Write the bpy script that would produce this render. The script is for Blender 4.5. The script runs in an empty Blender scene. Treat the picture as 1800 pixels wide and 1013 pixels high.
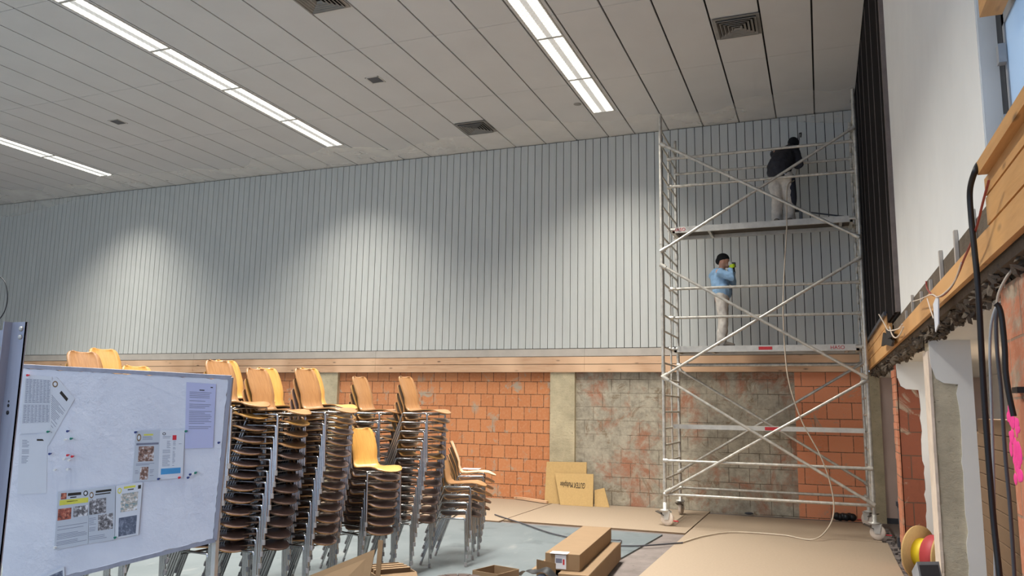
import bpy, math, random
from mathutils import Vector, Matrix
random.seed(7)
SC = bpy.context.scene
COL = SC.collection

# ------------------------------------------------------------------ camera
MR = ((0.9315704314, 0.3632097127, 0.0159761051),
      (0.0397614172, -0.1454640795, 0.9885642272),
      (-0.3613800784, 0.9202819710, 0.1499517682))
RIGHT, UP, FWD = (Vector(r) for r in MR)
FPX, CAMH = 1384.79, 1.6709
CAM = Vector((0, 0, CAMH))
cd = bpy.data.cameras.new('camera'); cam = bpy.data.objects.new('camera', cd); COL.objects.link(cam)
cd.sensor_width = 36; cd.lens = FPX/1800*36; cd.clip_start = .05; cd.clip_end = 200
cam.matrix_world = Matrix(((RIGHT.x, UP.x, -FWD.x, 0), (RIGHT.y, UP.y, -FWD.y, 0), (RIGHT.z, UP.z, -FWD.z, CAMH), (0, 0, 0, 1)))
SC.camera = cam

def ray(px, py):
    return RIGHT*((px-900)/FPX) - UP*((py-506.5)/FPX) + FWD
def at(px, py, X=None, Y=None, Z=None):
    d = ray(px, py)
    t = X/d.x if X is not None else Y/d.y if Y is not None else (Z-CAMH)/d.z
    return CAM + d*t

# ------------------------------------------------------------------ world (daylight from the open glazed end behind the camera) and exposure
w = bpy.data.worlds.new('daylight'); SC.world = w; w.use_nodes = True
bg = w.node_tree.nodes['Background']; bg.inputs[0].default_value = (.56, .72, 1.0, 1); bg.inputs[1].default_value = .96
SC.view_settings.view_transform = 'Standard'; SC.view_settings.look = 'None'
SC.view_settings.exposure = 0.55; SC.view_settings.gamma = 1
SC.view_settings.use_curve_mapping = False
LAMP_W = 64.0                    # watts of each louvred ceiling light
LAMP_SPREAD = math.radians(112)

H_CEIL, Y_WALL = 6.75, 13.9

# ------------------------------------------------------------------ helpers
class MB:
    def __init__(s): s.v = []; s.f = []; s.mi = []; s.sm = []
    def add(s, vs, fs, m=0, smooth=False):
        o = len(s.v); s.v += [tuple(v) for v in vs]
        for f in fs: s.f.append(tuple(i+o for i in f)); s.mi.append(m); s.sm.append(smooth)
        return s
    def box(s, lo, hi, m=0):
        x0, y0, z0 = lo; x1, y1, z1 = hi
        vs = [(x0,y0,z0),(x1,y0,z0),(x1,y1,z0),(x0,y1,z0),(x0,y0,z1),(x1,y0,z1),(x1,y1,z1),(x0,y1,z1)]
        return s.add(vs, [(0,3,2,1),(4,5,6,7),(0,1,5,4),(1,2,6,5),(2,3,7,6),(3,0,4,7)], m)
    def obox(s, c, ax, ay, az, m=0):
        """box from centre and three half-axis vectors"""
        c, ax, ay, az = Vector(c), Vector(ax), Vector(ay), Vector(az)
        vs = [c+ax*i+ay*j+az*k for k in (-1,1) for j in (-1,1) for i in (-1,1)]
        return s.add(vs, [(0,2,3,1),(4,5,7,6),(0,1,5,4),(1,3,7,5),(3,2,6,7),(2,0,4,6)], m)
    def slab(s, quad, n, t, m=0):
        """quad extruded along n by t"""
        q = [Vector(p) for p in quad]; n = Vector(n)*t; k = len(q)
        vs = q + [p+n for p in q]
        fs = [tuple(range(k-1,-1,-1)), tuple(range(k, 2*k))] + [(i, (i+1)%k, k+(i+1)%k, k+i) for i in range(k)]
        return s.add(vs, fs, m)
    def tube(s, pts, r, n=8, m=0, caps=True, smooth=True):
        pts = [Vector(p) for p in pts]; N = len(pts)
        rs = r if isinstance(r, (list, tuple)) else [r]*N
        vs = []; fs = []; prev = None
        for i, p in enumerate(pts):
            d = (pts[min(i+1, N-1)] - pts[max(i-1, 0)]).normalized()
            if prev is None:
                a = Vector((0,0,1)) if abs(d.z) < .9 else Vector((1,0,0))
                u = d.cross(a).normalized()
            else:
                u = (prev - d*prev.dot(d)).normalized()
            prev = u; v = d.cross(u)
            for k in range(n):
                t = 2*math.pi*k/n; vs.append(p + (u*math.cos(t) + v*math.sin(t))*rs[i])
        for i in range(N-1):
            for k in range(n):
                k2 = (k+1) % n; fs.append((i*n+k, i*n+k2, (i+1)*n+k2, (i+1)*n+k))
        s.add(vs, fs, m, smooth)
        if caps: s.add(vs[:n], [tuple(range(n-1,-1,-1))], m); s.add(vs[-n:], [tuple(range(n))], m)
        return s
    def ball(s, c, r, m=0, n=10):
        c = Vector(c); rx, ry, rz = r if isinstance(r, (tuple, list)) else (r, r, r)
        vs = [c+Vector((0,0,rz))]; fs = []
        for i in range(1, n):
            a = math.pi*i/n
            for k in range(2*n):
                b = math.pi*k/n; vs.append(c+Vector((rx*math.sin(a)*math.cos(b), ry*math.sin(a)*math.sin(b), rz*math.cos(a))))
        vs.append(c-Vector((0,0,rz))); L = len(vs)-1; q = 2*n
        for k in range(q): fs.append((0, 1+k, 1+(k+1)%q)); fs.append((L, L-q+(k+1)%q, L-q+k))
        for i in range(n-2):
            for k in range(q):
                a = 1+i*q+k; b = 1+i*q+(k+1)%q; fs.append((a, a+q, b+q, b))
        return s.add(vs, fs, m, True)
    def lathe(s, prof, axis_o=(0,0,0), ax=(0,0,1), n=24, m=0, smooth=True):
        """prof: list of (radius, height) along ax"""
        o = Vector(axis_o); ax = Vector(ax).normalized()
        u = ax.orthogonal().normalized(); v = ax.cross(u); vs = []; fs = []
        for r, h in prof:
            for k in range(n):
                t = 2*math.pi*k/n; vs.append(o+ax*h+(u*math.cos(t)+v*math.sin(t))*r)
        for i in range(len(prof)-1):
            for k in range(n): fs.append((i*n+k, i*n+(k+1)%n, (i+1)*n+(k+1)%n, (i+1)*n+k))
        fs.append(tuple(range(n-1,-1,-1))); fs.append(tuple(range((len(prof)-1)*n, len(prof)*n)))
        return s.add(vs, fs, m, smooth)
    def mesh(s, name, mats, off=(0,0,0)):
        me = bpy.data.meshes.new(name); o = Vector(off)
        me.from_pydata([tuple(Vector(v)-o) for v in s.v], [], s.f); me.update()
        for m in (mats if isinstance(mats, (list, tuple)) else [mats]): me.materials.append(m)
        me.polygons.foreach_set('material_index', s.mi); me.polygons.foreach_set('use_smooth', s.sm)
        return me
    def build(s, name, mats, parent=None, bevel=0, label=None):
        off = parent_base(parent) if parent else (0,0,0)
        o = bpy.data.objects.new(name, s.mesh(name, mats, off)); COL.objects.link(o)
        if parent: o.parent = parent
        if bevel:
            b = o.modifiers.new('bevel', 'BEVEL'); b.width = bevel; b.segments = 2; b.limit_method = 'ANGLE'
        if label: o['label'] = label
        return o
def parent_base(p):
    v = Vector((0,0,0))
    while p: v += p.location; p = p.parent
    return v
def tag(o, label=None, cat=None, group=None, kind=None):
    for k, v in (('label', label), ('category', cat), ('group', group), ('kind', kind)):
        if v: o[k] = v
    return o
def thing(name, label, cat, loc=(0,0,0), rotz=0, group=None):
    o = bpy.data.objects.new(name, None); COL.objects.link(o); o.location = loc; o.rotation_euler = (0,0,rotz)
    o.empty_display_size = .1
    return tag(o, label, cat, group)
def whole(name, mb, mats, label, cat, group=None, base=None, bevel=0):
    """a thing that is one mesh, origin at its base"""
    xs = list(zip(*mb.v)); b = base or ((min(xs[0])+max(xs[0]))/2, (min(xs[1])+max(xs[1]))/2, min(xs[2]))
    o = bpy.data.objects.new(name, mb.mesh(name, mats, b)); COL.objects.link(o); o.location = b
    if bevel:
        bv = o.modifiers.new('bevel', 'BEVEL'); bv.width = bevel; bv.segments = 2; bv.limit_method = 'ANGLE'
    return tag(o, label, cat, group)
def struct(name, mb, mats, parent=None):
    o = mb.build(name, mats, parent)
    if not parent: o['kind'] = 'structure'
    return o
def smooth_path(pts, k=6):
    """Catmull-Rom through the points"""
    P = [Vector(p) for p in pts]; P = [P[0]*2-P[1]] + P + [P[-1]*2-P[-2]]; out = []
    for i in range(1, len(P)-2):
        a, b, c, d = P[i-1:i+3]
        for j in range(k):
            t = j/k; out.append(.5*((2*b)+(c-a)*t+(2*a-5*b+4*c-d)*t*t+(3*b-a-3*c+d)*t**3))
    out.append(P[-2]); return out

# ------------------------------------------------------------------ materials
def srgb(r, g, b):
    f = lambda c: c/12.92 if c <= .04045 else ((c+.055)/1.055)**2.4
    return (f(r/255), f(g/255), f(b/255), 1)
class NT:
    def __init__(s, name):
        s.m = bpy.data.materials.new(name); s.m.use_nodes = True; s.t = s.m.node_tree; s.n = s.t.nodes; s.l = s.t.links
        s.b = s.n['Principled BSDF']; s._co = None
    def new(s, t, **k):
        n = s.n.new(t)
        for a, v in k.items(): setattr(n, a, v)
        return n
    def co(s):
        if not s._co: s._co = s.new('ShaderNodeTexCoord')
        return s._co.outputs['Object']
    def map(s, scale=(1,1,1), loc=(0,0,0), rot=(0,0,0)):
        m = s.new('ShaderNodeMapping'); m.inputs['Scale'].default_value = scale; m.inputs['Location'].default_value = loc; m.inputs['Rotation'].default_value = rot
        s.l.new(s.co(), m.inputs[0]); return m.outputs[0]
    def noise(s, scale=5, detail=4, rough=.6, vec=None, dist=0):
        n = s.new('ShaderNodeTexNoise'); n.inputs['Scale'].default_value = scale; n.inputs['Detail'].default_value = detail
        n.inputs['Roughness'].default_value = rough; n.inputs['Distortion'].default_value = dist
        s.l.new(vec if vec is not None else s.co(), n.inputs['Vector']); return n.outputs['Fac']
    def ramp(s, fac, stops):
        r = s.new('ShaderNodeValToRGB'); e = r.color_ramp.elements
        while len(e) > 1: e.remove(e[-1])
        e[0].position, e[0].color = stops[0][0], stops[0][1]
        for p, c in stops[1:]:
            x = e.new(p); x.color = c
        s.l.new(fac, r.inputs[0]); return r.outputs[0]
    def mask(s, fac, lo, hi): return s.ramp(fac, [(lo, (0,0,0,1)), (hi, (1,1,1,1))])
    def mix(s, fac, a, b, mode='MIX'):
        x = s.new('ShaderNodeMix', data_type='RGBA', blend_type=mode)
        for i, v in ((0, fac), (6, a), (7, b)):
            if hasattr(v, 'is_linked'): s.l.new(v, x.inputs[i])
            else: x.inputs[i].default_value = v
        return x.outputs[2]
    def color(s, c):
        if hasattr(c, 'is_linked'): s.l.new(c, s.b.inputs['Base Color'])
        else: s.b.inputs['Base Color'].default_value = c
    def bump(s, h, strength=.3, dist=.01):
        b = s.new('ShaderNodeBump'); b.inputs['Strength'].default_value = strength; b.inputs['Distance'].default_value = dist
        s.l.new(h, b.inputs['Height']); s.l.new(b.outputs[0], s.b.inputs['Normal'])
    def done(s, rough=.6, metal=0, spec=None):
        s.b.inputs['Roughness'].default_value = rough; s.b.inputs['Metallic'].default_value = metal
        if spec is not None: s.b.inputs['Specular IOR Level'].default_value = spec
        return s.m
def simple(name, c, rough=.6, metal=0, vary=.12, scale=8, bump=0, stretch=(1,1,1)):
    t = NT(name); v = t.map(stretch); n = t.noise(scale, 4, .6, v)
    d = tuple(x*(1-vary) for x in c[:3])+(1,); l = tuple(min(1, x*(1+vary)) for x in c[:3])+(1,)
    t.color(t.ramp(n, [(.3, d), (.7, l)]))
    if bump: t.bump(n, bump)
    return t.done(rough, metal)
def wood(name, c1, c2, axis='x', rough=.45, knots=True, scale=1.0):
    t = NT(name)
    st = {'x': (1.2, 14, 14), 'y': (14, 1.2, 14), 'z': (14, 14, 1.2)}[axis]
    n = t.noise(2.2*scale, 5, .65, t.map(st), .6); col = t.ramp(n, [(.25, c1), (.75, c2)])
    if knots:
        st2 = {'x': (3, 9, 9), 'y': (9, 3, 9), 'z': (9, 9, 3)}[axis]
        vo = t.new('ShaderNodeTexVoronoi'); vo.inputs['Scale'].default_value = 1.0; t.l.new(t.map(st2), vo.inputs['Vector'])
        k = t.ramp(vo.outputs['Distance'], [(.05, (1,1,1,1)), (.16, (0,0,0,1))])
        col = t.mix(k, col, tuple(x*.30 for x in c1[:3])+(1,))
        big = t.noise(.9, 2, .5); col = t.mix(t.mask(big, .45, .62), col, tuple(min(1, x*1.18) for x in c2[:3])+(1,))
    t.color(col); return t.done(rough)
def brick_mat(name, axes, bw, bh, cols, mortar, grey=None, grey_lo=.5, grey_hi=.6, offx=0, offz=0, msize=.006):
    """axes 'xz' or 'yz': which object axes the courses run along"""
    t = NT(name); sep = t.new('ShaderNodeSeparateXYZ'); t.l.new(t.co(), sep.inputs[0])
    cmb = t.new('ShaderNodeCombineXYZ'); t.l.new(sep.outputs['XY'.index(axes[0].upper())], cmb.inputs[0]); t.l.new(sep.outputs[2], cmb.inputs[1])
    mp = t.new('ShaderNodeMapping'); mp.inputs['Location'].default_value = (offx, offz, 0); t.l.new(cmb.outputs[0], mp.inputs[0])
    # uneven laying
    nz = t.new('ShaderNodeTexNoise'); nz.inputs['Scale'].default_value = 3; t.l.new(mp.outputs[0], nz.inputs['Vector'])
    ad = t.new('ShaderNodeVectorMath', operation='MULTIPLY_ADD'); ad.inputs[1].default_value = (.012, .012, 0)
    t.l.new(nz.outputs['Color'], ad.inputs[0]); t.l.new(mp.outputs[0], ad.inputs[2])
    b = t.new('ShaderNodeTexBrick'); b.offset = .5; t.l.new(ad.outputs[0], b.inputs['Vector'])
    for k, v in (('Scale', 1), ('Mortar Size', msize), ('Mortar Smooth', .15), ('Brick Width', bw), ('Row Height', bh), ('Bias', 0)): b.inputs[k].default_value = v
    b.inputs['Color1'].default_value = cols[0]; b.inputs['Color2'].default_value = cols[1]; b.inputs['Mortar'].default_value = mortar
    col = b.outputs['Color']
    fine = t.noise(22, 5, .7); col = t.mix(t.mask(fine, .48, .8), col, cols[2])
    # brush marks of old mortar
    sm = t.noise(3.1, 6, .72, None, .8); f2 = t.mask(sm, .57, .66); col = t.mix(f2, col, srgb(176, 160, 138))
    h = b.outputs['Fac']
    if grey:
        g = t.noise(1.15, 7, .74, None, .4); gf = t.mask(g, grey_lo, grey_hi)
        gt = t.noise(9, 6, .7); gcol = t.ramp(gt, [(.3, tuple(x*.62 for x in grey[:3])+(1,)), (.55, grey), (.75, tuple(min(1, x*1.25) for x in grey[:3])+(1,))])
        line = t.mix(t.mask(t.noise(1.6, 3, .6), .42, .6), gcol, srgb(92, 80, 66)); gcol = t.mix(b.outputs['Fac'], gcol, line); gcol = t.mix(t.mask(t.noise(2.4, 7, .8, None, 1.2), .56, .62), gcol, srgb(140, 124, 102))
        col = t.mix(gf, col, gcol)
    t.color(col)
    inv = t.new('ShaderNodeMath', operation='SUBTRACT'); inv.inputs[0].default_value = 1; t.l.new(h, inv.inputs[1])
    mh = t.new('ShaderNodeMath', operation='MULTIPLY_ADD'); mh.inputs[1].default_value = .35; t.l.new(fine, mh.inputs[0]); t.l.new(inv.outputs[0], mh.inputs[2])
    t.bump(mh.outputs[0], .8, .012)
    return t.done(.9, 0, .2)

M = {}
M['ceil'] = simple('ceiling_panel', srgb(208, 206, 204), .8, vary=.03, scale=1.2)
M['dark'] = simple('dark_void', srgb(20, 18, 16), .9)
M['batten'] = simple('grey_batten_paint', srgb(196, 196, 189), .5, vary=.04, scale=3, stretch=(3, 1, .4))
M['white'] = simple('white_plaster', srgb(230, 229, 223), .85, vary=.03, scale=2)
M['reveal'] = simple('reveal_plaster', srgb(210, 210, 210), .85, vary=.03, scale=2)
M['pink'] = simple('pinkish_plaster', srgb(206, 182, 166), .9, vary=.06, scale=2.5)
M['timber_x'] = wood('pine_board', srgb(194, 148, 110), srgb(212, 174, 138), 'x')
M['timber_y'] = wood('pine_board_side', srgb(190, 136, 78), srgb(214, 162, 100), 'y')
M['primer'] = simple('grey_primer_board', srgb(186, 176, 163), .6, vary=.1, scale=3)
M['black_wood'] = simple('black_slat', srgb(22, 18, 18), .8, vary=.3, scale=5, stretch=(8, 8, .6)); M['black_wood'].node_tree.nodes['Principled BSDF'].inputs['Specular IOR Level'].default_value = .08
M['slat_edge'] = simple('slat_edge_brown', srgb(112, 100, 94), .6, vary=.2)
M['brick'] = brick_mat('orange_clay_block', 'xz', .253, .2365, (srgb(208, 140, 94), srgb(196, 126, 82), srgb(210, 152, 112)), srgb(96, 72, 58), offz=-.03)
M['render'] = brick_mat('rendered_block', 'xz', .335, .245, (srgb(172, 120, 94), srgb(158, 112, 88), srgb(180, 142, 118)), srgb(112, 98, 82), grey=srgb(178, 168, 148), grey_lo=.38, grey_hi=.50, msize=.005)
M['brick2'] = brick_mat('dark_orange_block', 'xz', .375, .262, (srgb(236, 156, 114), srgb(226, 144, 102), srgb(230, 158, 122)), srgb(116, 90, 72), offx=.12)
M['brick_side'] = brick_mat('broken_clay_block', 'xz', .25, .25, (srgb(150, 92, 70), srgb(136, 80, 60), srgb(134, 84, 66)), srgb(104, 84, 70), offz=.02)
M['brick_y'] = brick_mat('clay_block_jamb', 'yz', .5, .25, (srgb(196, 130, 100), srgb(184, 116, 86), srgb(208, 150, 122)), srgb(150, 124, 104), grey=srgb(178, 160, 138), grey_lo=.56, grey_hi=.64)
def concrete(name, c, pits=.5):
    t = NT(name); n = t.noise(3, 6, .7); col = t.ramp(n, [(.3, tuple(x*.72 for x in c[:3])+(1,)), (.7, tuple(min(1, x*1.15) for x in c[:3])+(1,))])
    n2 = t.noise(14, 5, .75, t.map((1, 1, 1.6))); p = t.ramp(n2, [(.30, (1,1,1,1)), (.37, (0,0,0,1))])
    col = t.mix(p, col, tuple(x*.45 for x in c[:3])+(1,)); t.color(col); t.bump(n2, .6, .02); return t.done(.9, 0, .2)
M['concrete'] = concrete('rough_concrete', srgb(198, 188, 164))
M['concrete_col'] = concrete('column_concrete', srgb(196, 182, 150))
M['mortar'] = concrete('rough_mortar', srgb(112, 100, 86))
M['floor'] = concrete('grey_screed', srgb(128, 118, 112))
def vinyl():
    t = NT('blue_grey_floor'); n = t.noise(.8, 5, .6); col = t.ramp(n, [(.3, srgb(96, 104, 106)), (.7, srgb(112, 119, 120))])
    s = t.noise(5, 6, .7, t.map((1, .25, 1), rot=(0,0,.5))); col = t.mix(t.mask(s, .56, .75), col, srgb(128, 131, 128))
    d = t.noise(1.7, 4, .6); col = t.mix(t.ramp(d, [(.3, (1,1,1,1)), (.42, (0,0,0,1))]), col, srgb(84, 92, 94)); t.color(col); return t.done(.62, 0, .3)
M['vinyl'] = vinyl()
M['chip'] = simple('chipboard', srgb(158, 139, 117), .7, vary=.06, scale=40)
M['chip_edge'] = simple('chipboard_edge', srgb(120, 96, 72), .8)
M['alu'] = simple('galvanised_tube', srgb(196, 190, 178), .42, .45, .25, 14)
M['alu2'] = simple('aluminium_deck', srgb(202, 198, 188), .5, .35, .12, 9)
M['deck_under'] = simple('deck_plywood', srgb(84, 76, 66), .8)
M['chrome'] = simple('chrome', srgb(190, 188, 186), .18, 1, .05, 20)
M['cap'] = simple('grey_plastic_cap', srgb(150, 146, 146), .5)
def ply(name, a, b):
    t = NT(name); n = t.noise(2, 5, .6, t.map((9, 60, 4)), .5); col = t.ramp(n, [(.3, a), (.7, b)])
    t.color(col); t.b.inputs['Coat Weight'].default_value = .15; return t.done(.38)
M['ply_h'] = ply('honey_plywood', srgb(194, 142, 70), srgb(212, 160, 86))
M['ply_b'] = ply('brown_plywood', srgb(150, 106, 66), srgb(176, 130, 84))
M['ply_d'] = ply('shaded_plywood', srgb(122, 98, 90), srgb(148, 120, 108))  # seat tops of lower chairs: shade from the chair above painted in
M['ply_p'] = ply('pale_plywood', srgb(214, 184, 146), srgb(230, 204, 172))
M['ply_edge'] = simple('ply_edge', srgb(176, 128, 76), .6)
M['ply_edge_d'] = simple('shaded_ply_edge', srgb(112, 84, 60), .6)  # shaded copy of the seat rim, for chairs lower in a stack
M['ply_under'] = simple('ply_underside', srgb(64, 46, 38), .6)  # darkened to paint in shade between stacked seats; also colours the brown lid
M['card'] = simple('cardboard', srgb(136, 110, 80), .85, vary=.05, scale=6)
M['card_d'] = simple('cardboard_brown', srgb(122, 98, 74), .85, vary=.05, scale=6)
M['fibre'] = simple('wood_fibre_board', srgb(190, 156, 102), .95, vary=.06, scale=30)
M['ink'] = simple('black_ink', srgb(52, 44, 34), .8)
M['paper'] = simple('white_paper', srgb(218, 220, 224), .7, vary=.02)
M['paper_g'] = simple('grey_paper', srgb(196, 200, 206), .7, vary=.02)
M['paper_l'] = simple('lilac_sleeve', srgb(190, 192, 222), .35, vary=.02)
M['txt'] = simple('grey_print', srgb(122, 124, 140), .8)
M['black'] = simple('black_rubber', srgb(24, 23, 24), .5)
M['dgrey'] = simple('dark_grey_plastic', srgb(72, 72, 76), .5)
M['lgrey'] = simple('grey_plastic', srgb(150, 152, 154), .5)
M['yellow'] = simple('yellow_plastic', srgb(226, 200, 40), .5)
M['red'] = simple('red_plastic', srgb(176, 62, 66), .55)
M['sticker_red'] = simple('red_sticker', srgb(190, 44, 48), .5)
M['pinkspray'] = simple('pink_spray', srgb(255, 60, 150), .7)
M['blue'] = simple('blue_print', srgb(70, 146, 196), .6)
M['yel_print'] = simple('yellow_print', srgb(222, 214, 80), .6)
M['redpin'] = simple('red_pin', srgb(214, 40, 50), .4)
M['greenpin'] = simple('green_pin', srgb(20, 120, 96), .4)
M['bluepin'] = simple('blue_pin', srgb(40, 56, 120), .4)
M['whitepin'] = simple('white_pin', srgb(235, 235, 230), .4)
M['hose'] = simple('beige_hose', srgb(196, 180, 158), .5)
M['cable_r'] = simple('red_cable', srgb(150, 60, 48), .5)
M['cable_w'] = simple('cream_cable', srgb(224, 208, 190), .5)
M['steel'] = simple('steel_profile', srgb(158, 158, 168), .5, .12, .12, 6, stretch=(4, 4, .5))
def styro():
    t = NT('styrofoam'); n = t.noise(26, 5, .65); big = t.noise(2.2, 3, .5)
    t.color(t.ramp(t.noise(3), [(.3, srgb(216, 218, 226)), (.7, srgb(232, 233, 238))]))
    mm = t.new('ShaderNodeMath', operation='MULTIPLY'); t.l.new(n, mm.inputs[0]); t.l.new(t.mask(big, .35, .6), mm.inputs[1]); t.bump(mm.outputs[0], .4, .015); return t.done(.8)
M['styro'] = styro()
def photo_mat(name, a, b, c):
    t = NT(name); n = t.noise(55, 4, .7); t.color(t.ramp(n, [(.34, a), (.5, b), (.62, c)])); return t.done(.4)
M['photo_b'] = photo_mat('photo_brown', srgb(60, 44, 40), srgb(150, 110, 90), srgb(226, 220, 216))
M['photo_g'] = photo_mat('photo_grey', srgb(50, 48, 50), srgb(130, 124, 124), srgb(226, 224, 224))
M['photo_r'] = photo_mat('photo_red', srgb(80, 50, 44), srgb(180, 90, 66), srgb(214, 150, 120))
M['photo_t'] = photo_mat('photo_teal', srgb(60, 140, 160), srgb(196, 180, 160), srgb(236, 236, 236))
M['photo_d'] = photo_mat('photo_dark', srgb(84, 90, 106), srgb(100, 106, 122), srgb(140, 146, 160))
def film():
    t = NT('masking_film'); t.color(srgb(206, 202, 194)); t.done(.35)
    tl_ = t.new('ShaderNodeBsdfTranslucent'); tl_.inputs[0].default_value = srgb(214, 210, 202); ad = t.new('ShaderNodeAddShader'); t.l.new(t.b.outputs[0], ad.inputs[0]); t.l.new(tl_.outputs[0], ad.inputs[1])
    tr = t.new('ShaderNodeBsdfTransparent'); mx = t.new('ShaderNodeMixShader')
    n = t.noise(1.1, 4, .55); r = t.ramp(n, [(.35, (.12,)*3+(1,)), (.7, (.27,)*3+(1,))]); t.b.inputs['Transmission Weight'].default_value = 0
    t.l.new(r, mx.inputs[0]); t.l.new(tr.outputs[0], mx.inputs[1]); t.l.new(ad.outputs[0], mx.inputs[2])
    t.l.new(mx.outputs[0], t.n['Material Output'].inputs[0]); return t.m
M['film'] = film()
def glass():
    t = NT('window_glass'); t.b.inputs['Transmission Weight'].default_value = 1; t.b.inputs['IOR'].default_value = 1.45
    t.color((.9, .95, .97, 1)); return t.done(.02)
M['glass'] = glass()
def frost():
    t = NT('frosted_glass'); t.color((.72, .80, .86, 1)); t.done(.25); tl_ = t.new('ShaderNodeBsdfTranslucent'); tl_.inputs[0].default_value = (.80, .88, .93, 1)
    mx = t.new('ShaderNodeMixShader'); mx.inputs[0].default_value = .72; t.l.new(t.b.outputs[0], mx.inputs[1]); t.l.new(tl_.outputs[0], mx.inputs[2])
    t.l.new(mx.outputs[0], t.n['Material Output'].inputs[0]); return t.m
M['frost'] = frost()
def glow(name, strength):
    t = NT(name); t.color((.9, .9, .88, 1)); br = t.new('ShaderNodeTexChecker'); br.inputs['Scale'].default_value = 26
    t.l.new(t.co(), br.inputs['Vector']); c = t.mix(br.outputs['Fac'], (1, .99, .93, 1), (.50, .50, .45, 1))
    t.l.new(c, t.b.inputs['Emission Color']); t.b.inputs['Emission Strength'].default_value = strength; return t.done(.5)
M['lamp'] = glow('lit_diffuser', .95)
M['perf'] = glow('perforated_strip', .2)
M['lamp_frame'] = simple('lamp_frame', srgb(196, 192, 184), .5)
M['vent'] = simple('vent_metal', srgb(146, 142, 136), .45, .3)
M['skin'] = simple('skin', srgb(196, 146, 120), .6)
M['hoodie'] = simple('light_blue_fleece', srgb(146, 182, 214), .9, vary=.12, scale=9, bump=.3)
M['trouser'] = simple('white_work_trousers', srgb(206, 198, 186), .9, vary=.16, scale=11, bump=.3)
M['jacket'] = simple('black_jacket', srgb(46, 45, 50), .85, vary=.25, scale=9, bump=.3)
M['leg_shade'] = simple('trouser_shade_tone', srgb(48, 50, 60), .9)  # shade on the right trouser leg, put into a colour
M['beanie'] = simple('black_knit', srgb(18, 18, 20), .95)
M['glove'] = simple('lime_glove', srgb(196, 226, 40), .7)
M['mask'] = simple('pale_mask', srgb(214, 214, 204), .6)
M['shoe'] = simple('dusty_shoe', srgb(128, 118, 106), .8)

# ------------------------------------------------------------------ floor
mb = MB().box((-22.5, -5, -.3), (3, 14.3, -.025)); struct('floor', mb, M['floor'])
mb = MB().slab([(-22.5, -5, -.025), (-2.62, -5, -.025), (-2.30, 7.6, -.025), (-2.10, 11.1, -.025), (-22.5, 11.1, -.025)], (0,0,1), .020)
struct('floor_vinyl', mb, M['vinyl'])
boards = [((-4.53, 11.33, -1.83, 13.93), 'beige chipboard sheet on the floor along the wall, under the left end of the scaffold'),
          ((-8.6, 11.2, -4.55, 13.93), 'beige chipboard sheet on the floor along the orange brick wall behind the chairs'),
          ((-1.81, 11.75, .66, 13.6), 'beige chipboard sheet on the floor directly under the scaffold tower'),
          ((-1.81, 8.2, .72, 11.74), 'beige chipboard floor sheet in front of the scaffold tower'),
          ((-1.81, 4.4, .70, 8.19), 'beige chipboard floor sheet nearest the camera, beside the grey floor strip')]
for (x0, y0, x1, y1), lab in boards:
    mb = MB().box((x0, y0, -.025), (x1, y1, -.002), 1)
    mb.add([(x0, y0, -.0015), (x1, y0, -.0015), (x1, y1, -.0015), (x0, y1, -.0015)], [(0,1,2,3)], 0)
    whole('chipboard_sheet', mb, [M['chip'], M['chip_edge']], lab, 'board', 'chipboard sheets covering the floor')

# ------------------------------------------------------------------ ceiling of long panels with dark grooves
mb = MB().box((-22.5, -5, H_CEIL+.03), (1.2, 14.3, H_CEIL+.2), 1)
x0 = .0685; P = .625
edges = [.69, x0]
for k in range(1, 6): edges.append(x0-P*k)
def strip(xs): edges.append(edges[-1]-xs)
strip(.5)
for _ in range(8): strip(P)
strip(.5)
for _ in range(9): strip(P)
strip(.5)
for _ in range(11): strip(P)
joints = [14.0, 11.36, 9.154, 6.62, 4.2, 1.75, -.7, -3.2, -5]
for a, b in zip(edges[1:], edges[:-1]):
    for y1, y0 in zip(joints[:-1], joints[1:]):
        mb.box((a+.012, y0+.0035, H_CEIL), (b-.012, y1-.0035, H_CEIL+.028), 0)
struct('ceiling', mb, [M['ceil'], M['dark']])

# ------------------------------------------------------------------ back wall: upper boards, timber band, masonry
ZB, ZT = 2.755, 2.326
mb = MB().box((-22.5, 13.93, ZB), (.69, 14.2, H_CEIL+.1), 1)
x = -9.97 - .1456*86
while x < .69:
    a, b = x+.006, min(x+.1456-.006, .69)
    mb.box((a, 13.895, ZB+.012), (b, 13.935, H_CEIL-.02), 0); x += .1456
struct('wall_back', mb, [M['batten'], M['dark']])
mb = MB().box((-22.5, 13.88, ZT-.002), (.69, 14.2, ZB-.003), 2)
cuts = [-22.5, -18.7, -13.05, -8.37, -4.0, .69]
for i, (z0, z1) in enumerate(((2.616, 2.752), (2.474, 2.606), (2.326, 2.464))):
    for a, b in zip(cuts[:-1], cuts[1:]):
        mb.box((a+.002, 13.84, z0), (b-.002, 13.885, z1), 0 if i == 0 else 1)
struct('trim_1', mb, [M['primer'], M['timber_x'], M['dark']])
mb = MB().box((-22.5, 13.95, -.1), (-4.66, 14.25, 2.33)); struct('wall_back_brick', mb, M['brick'])
mb = MB().box((-4.66, 13.95, -.1), (-.42, 14.25, 2.33)); struct('wall_back_render', mb, M['render'])
mb = MB().box((-.42, 13.94, -.1), (.70, 14.25, 2.33)); struct('wall_back_corner', mb, M['brick2'])
for cx0, cx1 in ((-9.78, -9.26), (-4.66, -4.19), (-14.9, -14.4)):
    mb = MB().box((cx0, 13.87, -.1), (cx1, 14.2, 2.33)); struct('wall_back_column', mb, M['concrete_col'])
mb = MB().box((.70, 13.90, -.1), (.86, 14.25, 2.33)); struct('wall_corner_column', mb, M['concrete_col'])
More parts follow.
